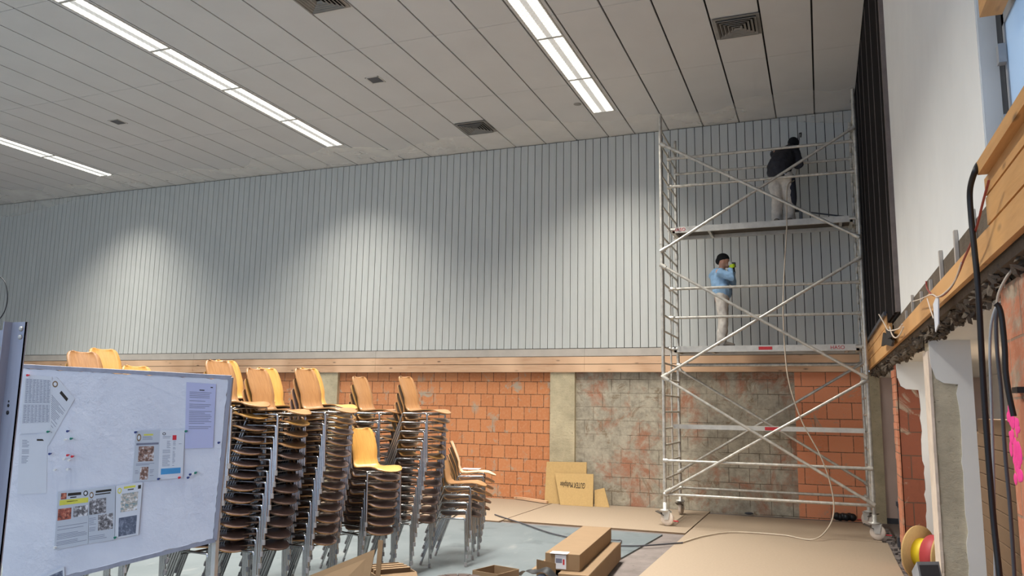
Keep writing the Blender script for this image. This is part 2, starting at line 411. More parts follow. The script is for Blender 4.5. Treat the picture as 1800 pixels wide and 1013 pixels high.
mb = MB().box((.86, 13.95, .06), (3.0, 14.25, 2.6)).box((.86, 13.955, -.1), (3.0, 14.25, .06), 1); struct('wall_corridor_end', mb, [M['pink'], M['dgrey']])
mb = MB().box((-22.5, -5, -.1), (-22.3, 14.2, 6.9)); struct('wall_left', mb, M['white'])

# ------------------------------------------------------------------ right wall
XR = .69
mb = MB().box((XR+.03, 3.90, 2.60), (XR+.19, 8.20, H_CEIL+.1)).box((XR+.035, 3.895, 2.5), (XR+.4, 4.05, H_CEIL+.1))
struct('wall_right', mb, M['white'])
# black slatted cladding between white wall and corner
mb = MB().box((XR+.02, 8.2, 2.62), (XR+.2, 13.9, H_CEIL+.1), 1)
ys = [8.22, 8.60, 9.48, 10.27, 11.22, 12.05, 12.75, 13.42]
for a, b in zip(ys[:-1], ys[1:]):
    mb.box((XR-.002, a+.012, 2.64), (XR+.03, b-.012, H_CEIL), 0)
    mb.box((XR-.006, a-.004, 2.64), (XR+.03, a+.010, H_CEIL), 2)
mb.box((XR-.012, 8.16, 2.62), (XR+.03, 8.215, H_CEIL), 2)
struct('wall_right_slats', mb, [M['black_wood'], M['dark'], M['slat_edge']])
mb = MB().box((XR-.01, 13.44, 2.60), (XR+.2, 13.89, 6.42)); struct('wall_right_corner', mb, M['batten'])
# lintel beam behind the timber band, gap with stubs above it
mb = MB().box((XR+.03, -1, 2.285), (XR+.16, 13.9, 2.60), 0)
mb.box((XR+.16, -1, 2.24), (3.0, 13.95, 2.60), 1)
for i in range(1500):
    y = 2.4+random.random()**1.2*10.8; r = random.uniform(.005, .018)*(.7+.07*y); e = [Vector((random.gauss(0,1), random.gauss(0,1), random.gauss(0,1))).normalized() for _ in range(3)]
    mb.obox((XR+.035+.12*random.random(), y, 2.30-.075*random.random()**1.4), e[0]*r*.7, e[1]*r*1.5, e[2]*r*.7, 0)
struct('wall_right_lintel', mb, [M['mortar'], M['white']])
mb = MB().box((XR+.031, 3.80, 2.565), (XR+.06, 13.4, 2.598), 0)
y = 4.0
while y < 8.6:
    mb.box((XR+.032, y, 2.45), (XR+.07, y+.13, 2.565), 1); y += .30
struct('trim_2', mb, [M['dgrey'], M['floor']])
mb = MB()
mb.box((XR-.012, 3.80, ZT), (XR+.015, 9.0, 2.455), 0).box((XR-.012, 9.004, ZT), (XR+.015, 13.38, 2.455), 0)
mb.box((XR-.012, 9.0, 2.465), (XR+.015, 13.38, 2.60), 0).box((XR-.012, 9.35, 2.61), (XR+.015, 13.38, 2.74), 0)
mb.box((XR-.013, -1, ZT), (XR+.015, 3.795, 2.452), 0).box((XR-.013, -1, 2.462), (XR+.015, 3.74, 2.578), 0).box((XR-.013, -1, 2.588), (XR+.015, 3.74, 2.66), 0)
mb.box((XR-.05, -1, 2.66), (XR+.11, 3.66, 2.715), 0)
mb.box((XR-.02, -1, ZT+.01), (XR+.01, 13.38, 2.70), 1) if False else None
struct('trim_3', mb, [M['timber_y'], M['dark']])
mb = MB().box((XR+.02, -1, 2.60), (XR+.16, 3.74, 2.655)); struct('wall_right_sill', mb, M['mortar'])
mb = MB().obox((.665, 11.3, 2.735), (0.014, 0, 0), (0, 2.0, 0), (0, 0, .022)); struct('trim_4', mb, M['dgrey'])
# window with dark frame above the sill
mb = MB().box((.798, 3.80, 2.71), (.90, 3.895, 3.60), 0).box((.798, -1, 3.42), (.90, 3.80, 3.60), 0).box((.82, -1, 2.71), (.90, 3.80, 2.74), 0)
win = struct('window_1', mb, M['black'])
MB().box((.80, 3.765, 2.74), (.83, 3.80, 3.42), 0).box((.80, -1, 3.36), (.83, 3.80, 3.42), 0).box((.80, -1, 2.735), (.83, 3.80, 2.765), 0).build('window_sash', M['lgrey'], win)
MB().box((.806, -1, 2.765), (.812, 3.765, 3.36)).build('window_pane', M['frost'], win)
for z in (3.18, 2.86): MB().box((.770, 3.755, z), (.80, 3.80, z+.085)).build('window_hinge', M['lgrey'], win)
struct('trim_5', MB().box((XR-.01, -1, 3.325), (.762, 3.60, 3.46)), M['timber_y'])
struct('wall_right_upper', MB().box((XR, -1, 3.45), (XR+.25, 3.60, H_CEIL+.1)), M['white'])

# pillars between the openings
def rough_edge(n, lo, hi, amp):
    return [lo+(hi-lo)*i/n + (random.uniform(-amp, amp) if 0 < i < n else 0) for i in range(n+1)]
def pillar(name, x0, x1, yf, yb, xb, ztop_bare, core, edge=True):
    """near face at yf; bare core from x0 to xb below ztop_bare, plaster elsewhere (thin skin with broken edge)"""
    mb = MB().box((x0+.012, yf+.015, -.1), (x1-.015, yb-.01, 2.24), 0)
    mb.box((x1-.02, yf+.017, -.1), (x1, yb, 2.24), 1)                       # plaster on inner side
    # plaster on the near face: right strip with broken left edge
    n = 26; zz = rough_edge(n, -.02, ztop_bare, .012); L = []
    for i, z in enumerate(zz):
        L.append((xb + random.uniform(-.008, .012), z))
    poly = [(x1, -.02), (x1, 2.24), (x0+.005, 2.24), (x0+.012, 2.05), (x0+.02, ztop_bare+.12), (x0+.05, ztop_bare+.03), (xb-.07, ztop_bare+.0)]
    poly += list(reversed(L))
    vs = [(x, yf, z) for x, z in poly]
    # ear-safe: build as two parts, strip + top panel
    for i in range(n):
        a, b = L[i], L[i+1]
        mb.slab([(a[0], yf, a[1]), (x1, yf, a[1]), (x1, yf, b[1]), (b[0], yf, b[1])], (0,1,0), .016, 1)
    top = [(x0+.008, 2.06), (x0+.014, ztop_bare+.13), (x0+.04, ztop_bare+.045), (x0+.09, ztop_bare+.01), (L[-1][0], ztop_bare), (x1, ztop_bare), (x1, 2.24), (x0+.004, 2.24)]
    mb.slab([(x, yf, z) for x, z in top], (0,1,0), .016, 1)
    if edge:                                                          # broken plaster layer on the hall face
        n = 30; zz = rough_edge(n, 0, 2.16, .01)
        for i in range(n):
            e0, e1 = (random.uniform(0, .012) for _ in range(2))
            mb.slab([(x0-.006, yf+e0, zz[i]), (x0+.014, yf+e0, zz[i]), (x0+.014, yf+e1, zz[i+1]), (x0-.006, yf+e1, zz[i+1])], (0,1,0), yb-yf-.02, 2)
    return struct(name, mb, [core, M['white'], M['cable_w']])
pillar('wall_pillar_brick', .77, 1.095, 9.7, 10.15, .985, 1.93, M['brick_side'], False)
mb = MB()
for i in range(26):
    z = i*.083; mb.box((.755+random.uniform(-.004,.004), 9.705, z), (.772, 10.15, z+.079), 0)
struct('wall_pillar_face', mb, M['brick_y'])
pillar('wall_pillar_concrete', .785, 1.075, 6.9, 7.24, .965, 1.90, M['concrete'])
mb = MB().box((.772, 1.0, -.1), (1.15, 4.10, 2.24), 0); p3 = struct('wall_pillar_near', mb, M['brick_y'])
mb = MB()
for i in range(34):
    a = random.uniform(0, 6.28); r = random.uniform(.02, .12)
    pk_ = at(1783, 776, X=.772); mb.ball((.772, pk_.y+r*math.cos(a)*.9, pk_.z+r*1.6*math.sin(a)), (.003, random.uniform(.02, .05), random.uniform(.015, .05)), 0, 6)
mb.build('pink_paint_mark', M['pinkspray'], p3)
q = at(1792, 686, X=.76)
whole('wall_bracket', MB().box((.742, q.y-.05, q.z-.012), (.772, q.y+.05, q.z+.012)), M['black'], 'small black metal bracket on the near brick pillar above the pink paint', 'bracket')
qa, qb = at(1712, 602, X=2.27), at(1765, 606, X=2.27)
whole('cable_bundle', MB().tube([qa, (qa+qb)/2+Vector((0,0,-.02)), qb], .03, 8).tube([qa+Vector((-.03,0,.06)), qb+Vector((-.03,0,.06))], .03, 8), [M['yellow']], 'yellow cable bundle along the corridor wall above the flat cartons', 'cable')
# corridor behind the openings
cl = bpy.data.lights.new('corridor_lamp', 'AREA'); cl.size = 1.2; cl.energy = 22; cl.color = (1, .95, .87)
clo = bpy.data.objects.new('corridor_lamp', cl); COL.objects.link(clo); clo.location = (1.75, 8.0, 2.2)
struct('wall_corridor', MB().box((2.3, -1, -.1), (2.45, 14, 2.6)), M['white'])

# ------------------------------------------------------------------ translucent masking film along the ceiling edge
def film_sheet():
    mb = MB(); nx, ny = 230, 12; vs = []
    rnd = random.Random(3); ph = [rnd.uniform(0, 6.28) for _ in range(12)]
    for i in range(nx+1):
        x = -19.9 + 20.55*i/nx
        fr = .95 + .18*math.sin(x*1.3+ph[0]) + .12*math.sin(x*3.1+ph[1]) + .06*math.sin(x*7+ph[2])
        droop = .34*max(0, min(1, (-16.6-x)/2.6)) + .20*max(0, min(1, (x+.75)/1.1))*1.0
        for j in range(ny+1):
            t = j/ny; y = 13.885 - fr*(1-t)
            z = H_CEIL - .012 - .010*abs(math.sin(x*5+t*4+ph[3])) - .008*abs(math.sin(x*13+t*9+ph[4])) - droop*(t**1.5) - .03*math.sin(math.pi*t)*max(0, math.sin(x*.9+ph[5]))
            vs.append((x, y, z))
    fs = [(i*(ny+1)+j, (i+1)*(ny+1)+j, (i+1)*(ny+1)+j+1, i*(ny+1)+j+1) for i in range(nx) for j in range(ny)]
    mb.add(vs, fs, 0, True); return mb
whole('masking_film', film_sheet(), M['film'], 'translucent plastic masking film taped along the ceiling above the grey boarded wall', 'plastic film')

# ------------------------------------------------------------------ ceiling lights (rows of louvred twin-strip fittings)
rows = [(-3.315, .40, 12.66, 1.465), (-8.79, .40, 12.70, 1.50), (-14.97, .42, 12.78, 1.47)]
row_name = ['the row nearest the scaffold', 'the middle light row', 'the far left light row']
ordn = ['first', 'second', 'third', 'fourth', 'fifth', 'sixth', 'seventh', 'eighth', 'ninth', 'tenth', 'eleventh', 'twelfth', 'thirteenth', 'fourteenth']
first = None
def lamp_parts(root, wd, ln):
    h = wd/2
    MB().box((-h-.012, -ln/2+.004, -.012), (-h+.006, ln/2-.004, .03)).box((h-.006, -ln/2+.004, -.012), (h+.012, ln/2-.004, .03)).box((-h, -ln/2+.002, -.012), (h, -ln/2+.02, .03)).box((-h, ln/2-.02, -.012), (h, ln/2-.002, .03)).build('frame', M['lamp_frame'], root)
    for s in (-1, 1): MB().box((min(s*h*.22, s*h), -ln/2+.02, -.006), (max(s*h*.22, s*h), ln/2-.02, .02)).build('diffuser', M['lamp'], root)
    MB().box((-h*.22, -ln/2+.02, -.008), (h*.22, ln/2-.02, .02)).build('perforated_strip', M['perf'], root)
for r, (rx, wd, yend, ln) in enumerate(rows):
    for k in range(8):
        y = yend - ln*(k+.5)
        lab = f'lit ceiling light, {ordn[k]} from the grey boarded wall in {row_name[r]}'
        visible = k < (4 if r == 0 else 5 if r == 1 else 3)
        rt = thing('ceiling_light', lab, 'ceiling light', (0,0,0), 0, 'louvred ceiling lights in three rows')
        lamp_parts(rt, wd-.03, ln); rt.location = (rx, y, H_CEIL)
        ld = bpy.data.lights.new('ceiling_lamp', 'AREA'); ld.shape = 'RECTANGLE'; ld.size = wd-.06; ld.size_y = ln-.1
        ld.energy = LAMP_W; ld.color = (1, .975, .92); ld.spread = LAMP_SPREAD
        lo = bpy.data.objects.new('ceiling_lamp', ld); COL.objects.link(lo); lo.location = (rx, y, H_CEIL-.02)

# ------------------------------------------------------------------ ceiling air diffusers, small grilles, detector
def diffuser(cx, cy, s, lab):
    rt = thing('air_diffuser', lab, 'ceiling vent', (cx, cy, H_CEIL), 0, 'square ceiling air diffusers')
    h = s/2; z = -.018
    def ring(a, b, za, zb):
        m = MB()
        A = [(-a,-a,za),(a,-a,za),(a,a,za),(-a,a,za)]; B = [(-b,-b,zb),(b,-b,zb),(b,b,zb),(-b,b,zb)]
        A2 = [(x,y,q+.004) for x,y,q in A]; B2 = [(x,y,q+.004) for x,y,q in B]
        for i in range(4):
            j = (i+1)%4; m.add([A[i],A[j],B[j],B[i],A2[i],A2[j],B2[j],B2[i]], [(0,3,2,1),(4,5,6,7),(0,1,5,4),(2,3,7,6),(1,2,6,5),(3,0,4,7)])
        m.v = [(x+cx, y+cy, q+H_CEIL) for x,y,q in m.v]; return m
    ring(h, h-.045, z, z-.004).build('frame', M['vent'], rt)
    k = h-.05; i = 0
    while k > .05:
        rb = ring(k, max(k-.026, .01), -.042, -.016); rl = ring(k+.007, k-.006, -.044, -.044); rb.add(rl.v, rl.f); rb.build('louver_blade', M['vent'], rt); k -= .047
    MB().box((cx-h+.01, cy-h+.01, H_CEIL-.008), (cx+h-.01, cy+h-.01, H_CEIL-.004)).build('duct_plate', M['dark'], rt)
diffuser(-.86, 10.24, .60, 'square grey ceiling vent at upper right, above the scaffold side')
diffuser(-5.73, 12.64, .60, 'square grey ceiling vent near the grey boarded wall, left of the light row')
diffuser(-5.75, 7.75, .60, 'square grey ceiling vent cut by the top edge of the picture')
def grille(cx, cy, s, lab):
    rt = thing('ceiling_grille', lab, 'vent', (cx, cy, H_CEIL), 0, 'small square ceiling grilles')
    h = s/2
    m = MB()
    for a, b in (((-h,-h),(h,-h+.02)), ((-h,h-.02),(h,h)), ((-h,-h),(-h+.02,h)), ((h-.02,-h),(h,h))): m.box((cx+a[0], cy+a[1], H_CEIL-.006), (cx+b[0], cy+b[1], H_CEIL+.01))
    m.build('frame', M['lamp_frame'], rt)
    MB().box((cx-h+.02, cy-h+.02, H_CEIL-.003), (cx+h-.02, cy+h-.02, H_CEIL+.006)).build('mesh_plate', M['dgrey'], rt)
grille(-6.37, 10.18, .24, 'small grey ceiling grille left of the middle of the ceiling, between two light rows')
grille(-11.87, 10.26, .24, 'small grey ceiling grille at far left of the ceiling, between the left light rows')
whole('smoke_detector', MB().lathe([(.05, -.012), (.065, -.006), (.065, .004)], (-3.65, 12.18, H_CEIL)), M['vent'], 'small round detector on the ceiling beside the end of the right light row', 'detector')

# ------------------------------------------------------------------ scaffold tower
YF, YB, YM = 11.93, 13.28, 12.62
XL, XRs = -2.215, .585
sct = thing('scaffold_tower', 'tall mobile aluminium scaffold tower in front of the grey boarded wall', 'scaffold', ((XL+XRs)/2, (YF+YB)/2, 0))
R1 = .026
def tubepart(name, p, q, r=R1, m='alu', n=10):
    return MB().tube([p, q], r, n).build(name, M[m], sct)
ZTOP = 6.30
for x in (XL, XRs):
    for y in (YF, YB):
        zt = ZTOP if (x, y) != (XRs, YF) else 6.33
        m = MB().tube([(x, y, .24), (x, y, zt)], R1, 12)
        for z in (.60, 2.30, 4.25): m.tube([(x, y, z-.05), (x, y, z+.05)], R1+.006, 12)
        m.build('post', M['alu'], sct)
    tubepart('ladder_stile', (x, YM, .42), (x, YM, 5.9), .014, 'alu', 8)
    z = .42
    while z < 6.2:
        tubepart('rung', (x, YF, z), (x, YB, z), .016, 'alu', 8); z += .2445
def brace(p, q):
    p, q = Vector(p), Vector(q); d = (q-p).normalized()
    m = MB().tube([p, q], .021, 10)
    for e, s in ((p, 1), (q, -1)):
        m.tube([e-d*s*.05, e+d*s*.05], .031, 8); m.box((e.x-.03, e.y-.005, e.z-.03), (e.x+.03, e.y+.06, e.z+.03))
    m.build('diagonal_brace', M['alu'], sct)
yf = YF-.045; yb = YB-.045
brace((XL+.06, yf, .50), (XRs-.04, yf, 2.10)); brace((XL+.05, yf-.03, 2.13), (XRs-.03, yf-.03, .48))
brace((XL+.02, yb, .70), (XRs, yb, 2.42)); brace((XL+.02, yb-.03, 2.34), (XRs, yb-.03, .62))
brace((XL+.03, yf, 2.18), (XRs-.05, yf, 3.81)); brace((XL+.03, yf-.03, 3.84), (XRs-.04, yf-.03, 2.17))
brace((XL+.03, yf, 4.10), (XRs-.04, yf, 5.72)); brace((XL+.05, yf-.03, 5.77), (XRs-.05, yf-.03, 4.14))
def rail(name, y, z, r=.022): 
    m = MB().tube([(XL+.02, y, z), (XRs-.02, y, z)], r, 10)
    for x in (XL+.02, XRs-.02): m.tube([(x-.035, y, z), (x+.035, y, z)], r+.012, 8)
    m.build(name, M['alu'], sct)
rail('base_rail', YF-.01, .445); rail('base_rail', YB, .425); rail('base_rail', YF-.01, .93); rail('base_rail', YB-.02, 2.41, .026)
for z in (3.59, 3.125, 5.76, 5.285): rail('guard_rail', 12.58, z)
rail('guard_rail', YB, 5.70, .02)
# narrow plank low down
pk = MB().box((XL+.03, 12.55, 1.385), (XRs-.03, 12.85, 1.45)).build('low_plank', M['alu2'], sct)
MB().box((-.82, 12.548, 1.392), (-.60, 12.5505, 1.442)).build('red_sticker', M['sticker_red'], pk)
def text_mesh(name, txt, size, mat, parent, loc, rx, rz=0, ry=0, ext=.0012, label=None):
    cu = bpy.data.curves.new(name, 'FONT'); cu.body = txt; cu.size = size; cu.extrude = ext; cu.align_x = 'CENTER'; cu.align_y = 'CENTER'
    tmp = bpy.data.objects.new(name, cu); COL.objects.link(tmp)
    bpy.context.view_layer.update()
    me = bpy.data.meshes.new_from_object(tmp.evaluated_get(bpy.context.evaluated_depsgraph_get())); bpy.data.objects.remove(tmp)
    me.materials.clear(); me.materials.append(mat)
    o = bpy.data.objects.new(name, me); COL.objects.link(o)
    if parent: o.parent = parent; loc = Vector(loc)-parent_base(parent)
    o.location = loc; o.rotation_euler = (rx, ry, rz)
    return o
def deck(z, stick):
    ya, yb_ = 12.62, 13.22
    dk = MB().box((XL+.05, ya, z-.085), (XRs-.05, ya+.035, z+.01)).box((XL+.05, yb_-.035, z-.085), (XRs-.05, yb_, z+.01)).box((XL+.05, ya, z-.085), (XL+.09, yb_, z)).box((XRs-.09, ya, z-.085), (XRs-.05, yb_, z)).build('deck_frame', M['alu2'], sct)
    MB().box((XL+.09, ya+.03, z-.025), (XRs-.09, yb_-.03, z-.005)).build('deck_board', M['deck_under'], dk)
    for x in (XL+.62, XRs-.22): MB().box((x-.02, ya+.03, z-.08), (x+.02, yb_-.03, z-.03)).build('cross_member', M['alu2'], dk)
    for x in (XL, XRs): 
        for y in (ya+.02, yb_-.02): MB().tube([(x-.03 if x < 0 else x+.03, y, z-.03), (x+.1 if x < 0 else x-.1, y, z-.03)], .03, 8).build('hook', M['alu2'], dk)
    for x, t in stick:
        if t: text_mesh('deck_lettering', t, .075, M['sticker_red'], dk, (x, ya-.0015, z-.038), math.pi/2)
        else: MB().box((x-.10, ya-.0015, z-.06), (x+.10, ya, z-.012)).build('red_sticker', M['sticker_red'], dk)
deck(2.665, ((-.78, ''), (.24, 'HASO'))); deck(4.605, ((XL+.16, 'HASO'),))
def caster(x, y, ang):
    c, s = math.cos(ang), math.sin(ang); z = .10; d = Vector((c, s, 0)); n = Vector((-s, c, 0))
    root = MB().lathe([(.05, .20), (.075, .205), (.075, .225), (.03, .235), (.03, .33)], (x, y, 0), n=16).build('caster', M['alu2'], sct)
    o = Vector((x, y, 0))+d*.035
    MB().lathe([(.045, -.022), (.092, -.024), (.10, -.014), (.10, .014), (.092, .024), (.045, .022)], o+Vector((0,0,.10)), n, 20).build('wheel', M['cable_w'], root)
    f = MB()
    for sg in (-1, 1): f.slab([o+n*sg*.034+d*a+Vector((0,0,zz)) for a, zz in ((-.035,.085),(.03,.085),(.055,.21),(-.075,.21))], n, .005)
    f.build('fork', M['alu2'], root)
    pd = MB().slab([o-d*.04+n*.05+Vector((0,0,.14)), o-d*.17+n*.05+Vector((0,0,.19)), o-d*.17-n*.05+Vector((0,0,.19)), o-d*.04-n*.05+Vector((0,0,.14))], (0,0,1), .01).build('brake_lever', M['deck_under'], root)
    MB().tube([o+d*.02+Vector((0,0,.075)), o+d*.17+Vector((0,0,.075))], .009, 8).build('release_pedal', M['sticker_red'], root)
caster(XL, YF, -.25); caster(XL, YB, 1.45); caster(XRs, YF, -.2); caster(XRs, YB, 2.4)

# ------------------------------------------------------------------ stacking chairs: plywood shell on a chrome frame
def make_shell():
    prof = [(.290,.486,.022),(.287,.488,.055),(.279,.492,.088),(.264,.498,.117),(.240,.507,.142),(.205,.517,.159),(.16,.523,.167),(.09,.521,.168),(.01,.513,.166),(-.06,.506,.160),(-.105,.512,.154),
            (-.132,.538,.148),(-.150,.585,.145),(-.168,.640,.149),(-.190,.700,.156),(-.214,.760,.156),(-.238,.815,.150),(-.252,.846,.138),(-.259,.862,.118),(-.262,.868,.085)]
    t = .010; nw = 8; P2 = [Vector((p[0],0,p[1])) for p in prof]; top = []; bot = []
    for i, p in enumerate(prof):
        a = P2[max(i-1,0)]; b = P2[min(i+1,len(prof)-1)]; d = (b-a).normalized(); n = Vector((d.z,0,-d.x))
        if n.z < 0 and i < 11: n = -n
        if i >= 11 and n.x < 0: n = -n
        for k in range(nw+1):
            s = -1+2*k/nw; y = p[2]*s
            curve = (.020*(s*s) if i >= 13 else .006*s*s*(i > 4))           # slight dish
            q = P2[i]+n*curve; top.append(q+Vector((0,y,0))+n*t*.5); bot.append(q+Vector((0,y,0))-n*t*.5)
    N = len(prof); W = nw+1; mb = MB(); off = N*W
    ft = [(i*W+k, i*W+k+1, (i+1)*W+k+1, (i+1)*W+k) for i in range(N-1) for k in range(nw)]
    fb = [tuple(off+j for j in reversed(f)) for f in ft]
    rim = [k for k in range(W)] + [i*W+nw for i in range(1, N)] + [(N-1)*W+k for k in range(nw-1, -1, -1)] + [i*W for i in range(N-2, 0, -1)]
    fr = [(rim[i], off+rim[i], off+rim[(i+1)%len(rim)], rim[(i+1)%len(rim)]) for i in range(len(rim))]
    mb.v = [tuple(v) for v in top+bot]
    for fs, m, sm in ((ft, 0, True), (fb, 1, True), (fr, 2, False)):
        for f in fs: mb.f.append(f); mb.mi.append(m); mb.sm.append(sm)
    return mb
LR = .0105; FX, RX, HW, FZ = .15, -.135, .197, .487
def make_frame():
    m = MB()
    for s in (-1, 1):
        y = s*HW
        m.tube([(RX-.012, y, FZ-.03), (RX-.004, y, FZ-.008), (RX+.014, y, FZ), (FX-.016, y, FZ), (FX-.002, y, FZ-.006), (FX+.002, y, FZ-.028)], LR, 8)
    m.tube([(FX, -HW, FZ-.022), (FX+.015, -HW+.02, FZ-.012), (FX+.015, HW-.02, FZ-.012), (FX, HW, FZ-.022)], .007, 6)
    m.tube([(RX-.004, -HW, FZ-.03), (RX-.004, HW, FZ-.03)], .007, 6)
    m.tube([(.0, -HW, FZ-.004), (.0, HW, FZ-.004)], .007, 6)
    return m
def make_leg(front, s):
    y = s*HW; m = MB()
    a = Vector((FX+.002, y, FZ-.026)) if front else Vector((RX-.010, y, FZ-.026))
    b = Vector((FX+.018, y+s*.004, 0)) if front else Vector((RX-.185, y+s*.012, 0))
    d = (b-a).normalized()
    m.tube([a, b-d*.03], LR, 8, 0); m.tube([b-d*.04, b], LR+.0035, 8, 1)
    return m
shells = {}
sm = make_shell()
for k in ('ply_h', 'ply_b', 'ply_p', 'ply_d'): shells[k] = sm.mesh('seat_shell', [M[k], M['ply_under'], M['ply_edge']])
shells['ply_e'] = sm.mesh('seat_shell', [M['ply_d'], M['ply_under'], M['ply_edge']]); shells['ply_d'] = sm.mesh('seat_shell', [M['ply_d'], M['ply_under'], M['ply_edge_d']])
frame_me = make_frame().mesh('seat_frame', M['chrome'])
legs_me = [make_leg(f, s).mesh('leg', [M['chrome'], M['cap']]) for f in (True, False) for s in (-1, 1)]
def chair(loc, rz, kind, label, group):
    r = thing('stacking_chair', label, 'chair', loc, rz, group)
    for nm, me in [('seat_shell', shells[kind]), ('seat_frame', frame_me)] + [('leg', l) for l in legs_me]:
        o = bpy.data.objects.new(nm, me); COL.objects.link(o); o.parent = r
    return r
def stack(px, depthY, th, n, kinds, desc, dx=.0125, off=None):
    """near front leg of the topmost chair stands under photo pixel px at depth depthY"""
    P = at(*px, Y=depthY) if off is None else off
    a = math.radians(th); d = Vector((math.cos(a), -math.sin(a), 0)); wv = Vector((math.sin(a), math.cos(a), 0))
    pitch = (P.z-FZ)/(n-1) if n > 1 else 0
    top = Vector((P.x, P.y, 0)) - d*FX + wv*HW
    for k in range(n):
        i = n-1-k                                       # k = 0 is the topmost
        b = top - d*dx*k
        kind = kinds[min(k, len(kinds)-1)] if kinds[-1] == 'ply_e' else kinds[k] if k < len(kinds) else 'ply_d'
        nm = 'topmost' if k == 0 else 'lowest' if k == n-1 else ordn[k]+' from the top'
        chair((b.x, b.y, pitch*i), -a + random.uniform(-.012, .012), kind, f'wooden chair, {nm} in the {desc}', 'chairs in the ' + desc)
    return P
G, B, PL = 'ply_h', 'ply_b', 'ply_p'
PA = stack((407.5, 715), 5.16, 4, 13, [B, G, 'ply_e'], 'tall stack touching the pinboard edge')
PB_ = stack((488.4, 729), 5.40, -2, 13, [B, G, B, B], 'second tall stack from the pinboard')
PD = stack((572.5, 726), 5.77, 0, 13, [B, B, 'ply_e'], 'third tall stack from the pinboard')
stack((667, 727), 7.20, 0, 13, [B, G, B, B], 'tall stack behind the low stack')
stack((751, 727.5), 7.30, 1, 13, [B, B, B, B, B, G], 'tall stack standing furthest right')
stack((646, 830), 6.45, 20, 8, [G, 'ply_e'], 'low stack of eight')
stack((827, 857), 7.93, -14, 5, [B, B, B], 'nearer of two short stacks')
stack((850, 838), 8.55, -22, 6, [PL, B, B, G], 'short stack with white paper on its seat')
PZ = stack((158, 703), 4.48, 3, 14, [B, G, G], 'front stack behind the pinboard left half')
PW = stack((258, 727), 4.82, 2, 13, [G, G, G], 'stack behind the pinboard middle')
for P0, desc, n in ((PA, 'rear stack at the pinboard edge', 13), (PB_, 'rear stack behind second tall stack', 13), (PD, 'rear stack behind third tall stack', 13), (PZ, 'rear stack behind the pinboard', 14)):
    stack(None, None, 2, n, [G, G, G, B], desc, off=P0+Vector((-.30, .46, .03 if n == 13 else .06)))
# white paper sheet on the pale seat
pp = at(832, 833, Y=8.6)
whole('paper_sheet', MB().obox((pp.x-.03, pp.y, 0.955), (.10, .02, 0), (-.02, .09, 0), (0, 0, .0015)), M['paper'], 'white paper lying on the pale wooden seat of the short stack', 'paper')

# ------------------------------------------------------------------ pinboard in the foreground
BU = Vector((1.0302, .3797, -.0003)).normalized()
az = math.radians(20); tl = math.radians(-6)
BN = (Vector((math.sin(az), -math.cos(az), 0))*math.cos(tl) + Vector((0,0,1))*math.sin(tl)).normalized()
BP = at(390, 800, Y=3.0)
def onb(px, py, lift=0):
    d = ray(px, py); return CAM + d*((BP-CAM).dot(BN)/d.dot(BN)) + BN*lift
TL, TR, BR, BL = onb(0, 642), onb(405, 664), onb(378, 950), onb(0, 1045)
pb = thing('pinboard', 'large white styrofoam pinboard on legs, covered with papers, at the lower left', 'pinboard', (TL+TR)/2*1 - Vector((0, 0, (TL.z+TR.z)/2)))
def edge_poly(corners, n, amp):
    out = []
    for a, b in zip(corners, corners[1:]+corners[:1]):
        for i in range(n):
            t = i/n; p = a.lerp(b, t)
            if i: p = p + Vector((random.uniform(-amp, amp), 0, random.uniform(-amp, amp)))
            out.append(p)
    return out
ctr = (TL+TR+BR+BL)/4
ins = [p + (ctr-p)*.022 for p in (TL, TR, BR, BL)]
MB().slab([p - BN*.014 for p in edge_poly(ins, 40, .003)], BN, .014).build('foam_panel', M['styro'], pb)
fm = MB()
for a, b in ((TL, TR), (TR, BR), (BR, BL)):
    d = (b-a).normalized(); s = BN.cross(d)
    fm.obox((a+b)/2 - BN*.008, (b-a)/2, s*.009, BN*.009)
fm.build('metal_edge', M['steel'], pb)
for q in (BR.lerp(TR, .0), BL.lerp(BR, .28)):
    a = Vector(q) - BN*.03
    MB().obox((a.x, a.y, a.z/2+.05), (.011, 0, 0), (0, .011, 0), (-.012, .0, a.z/2+.05)).build('leg', M['alu2'], pb)

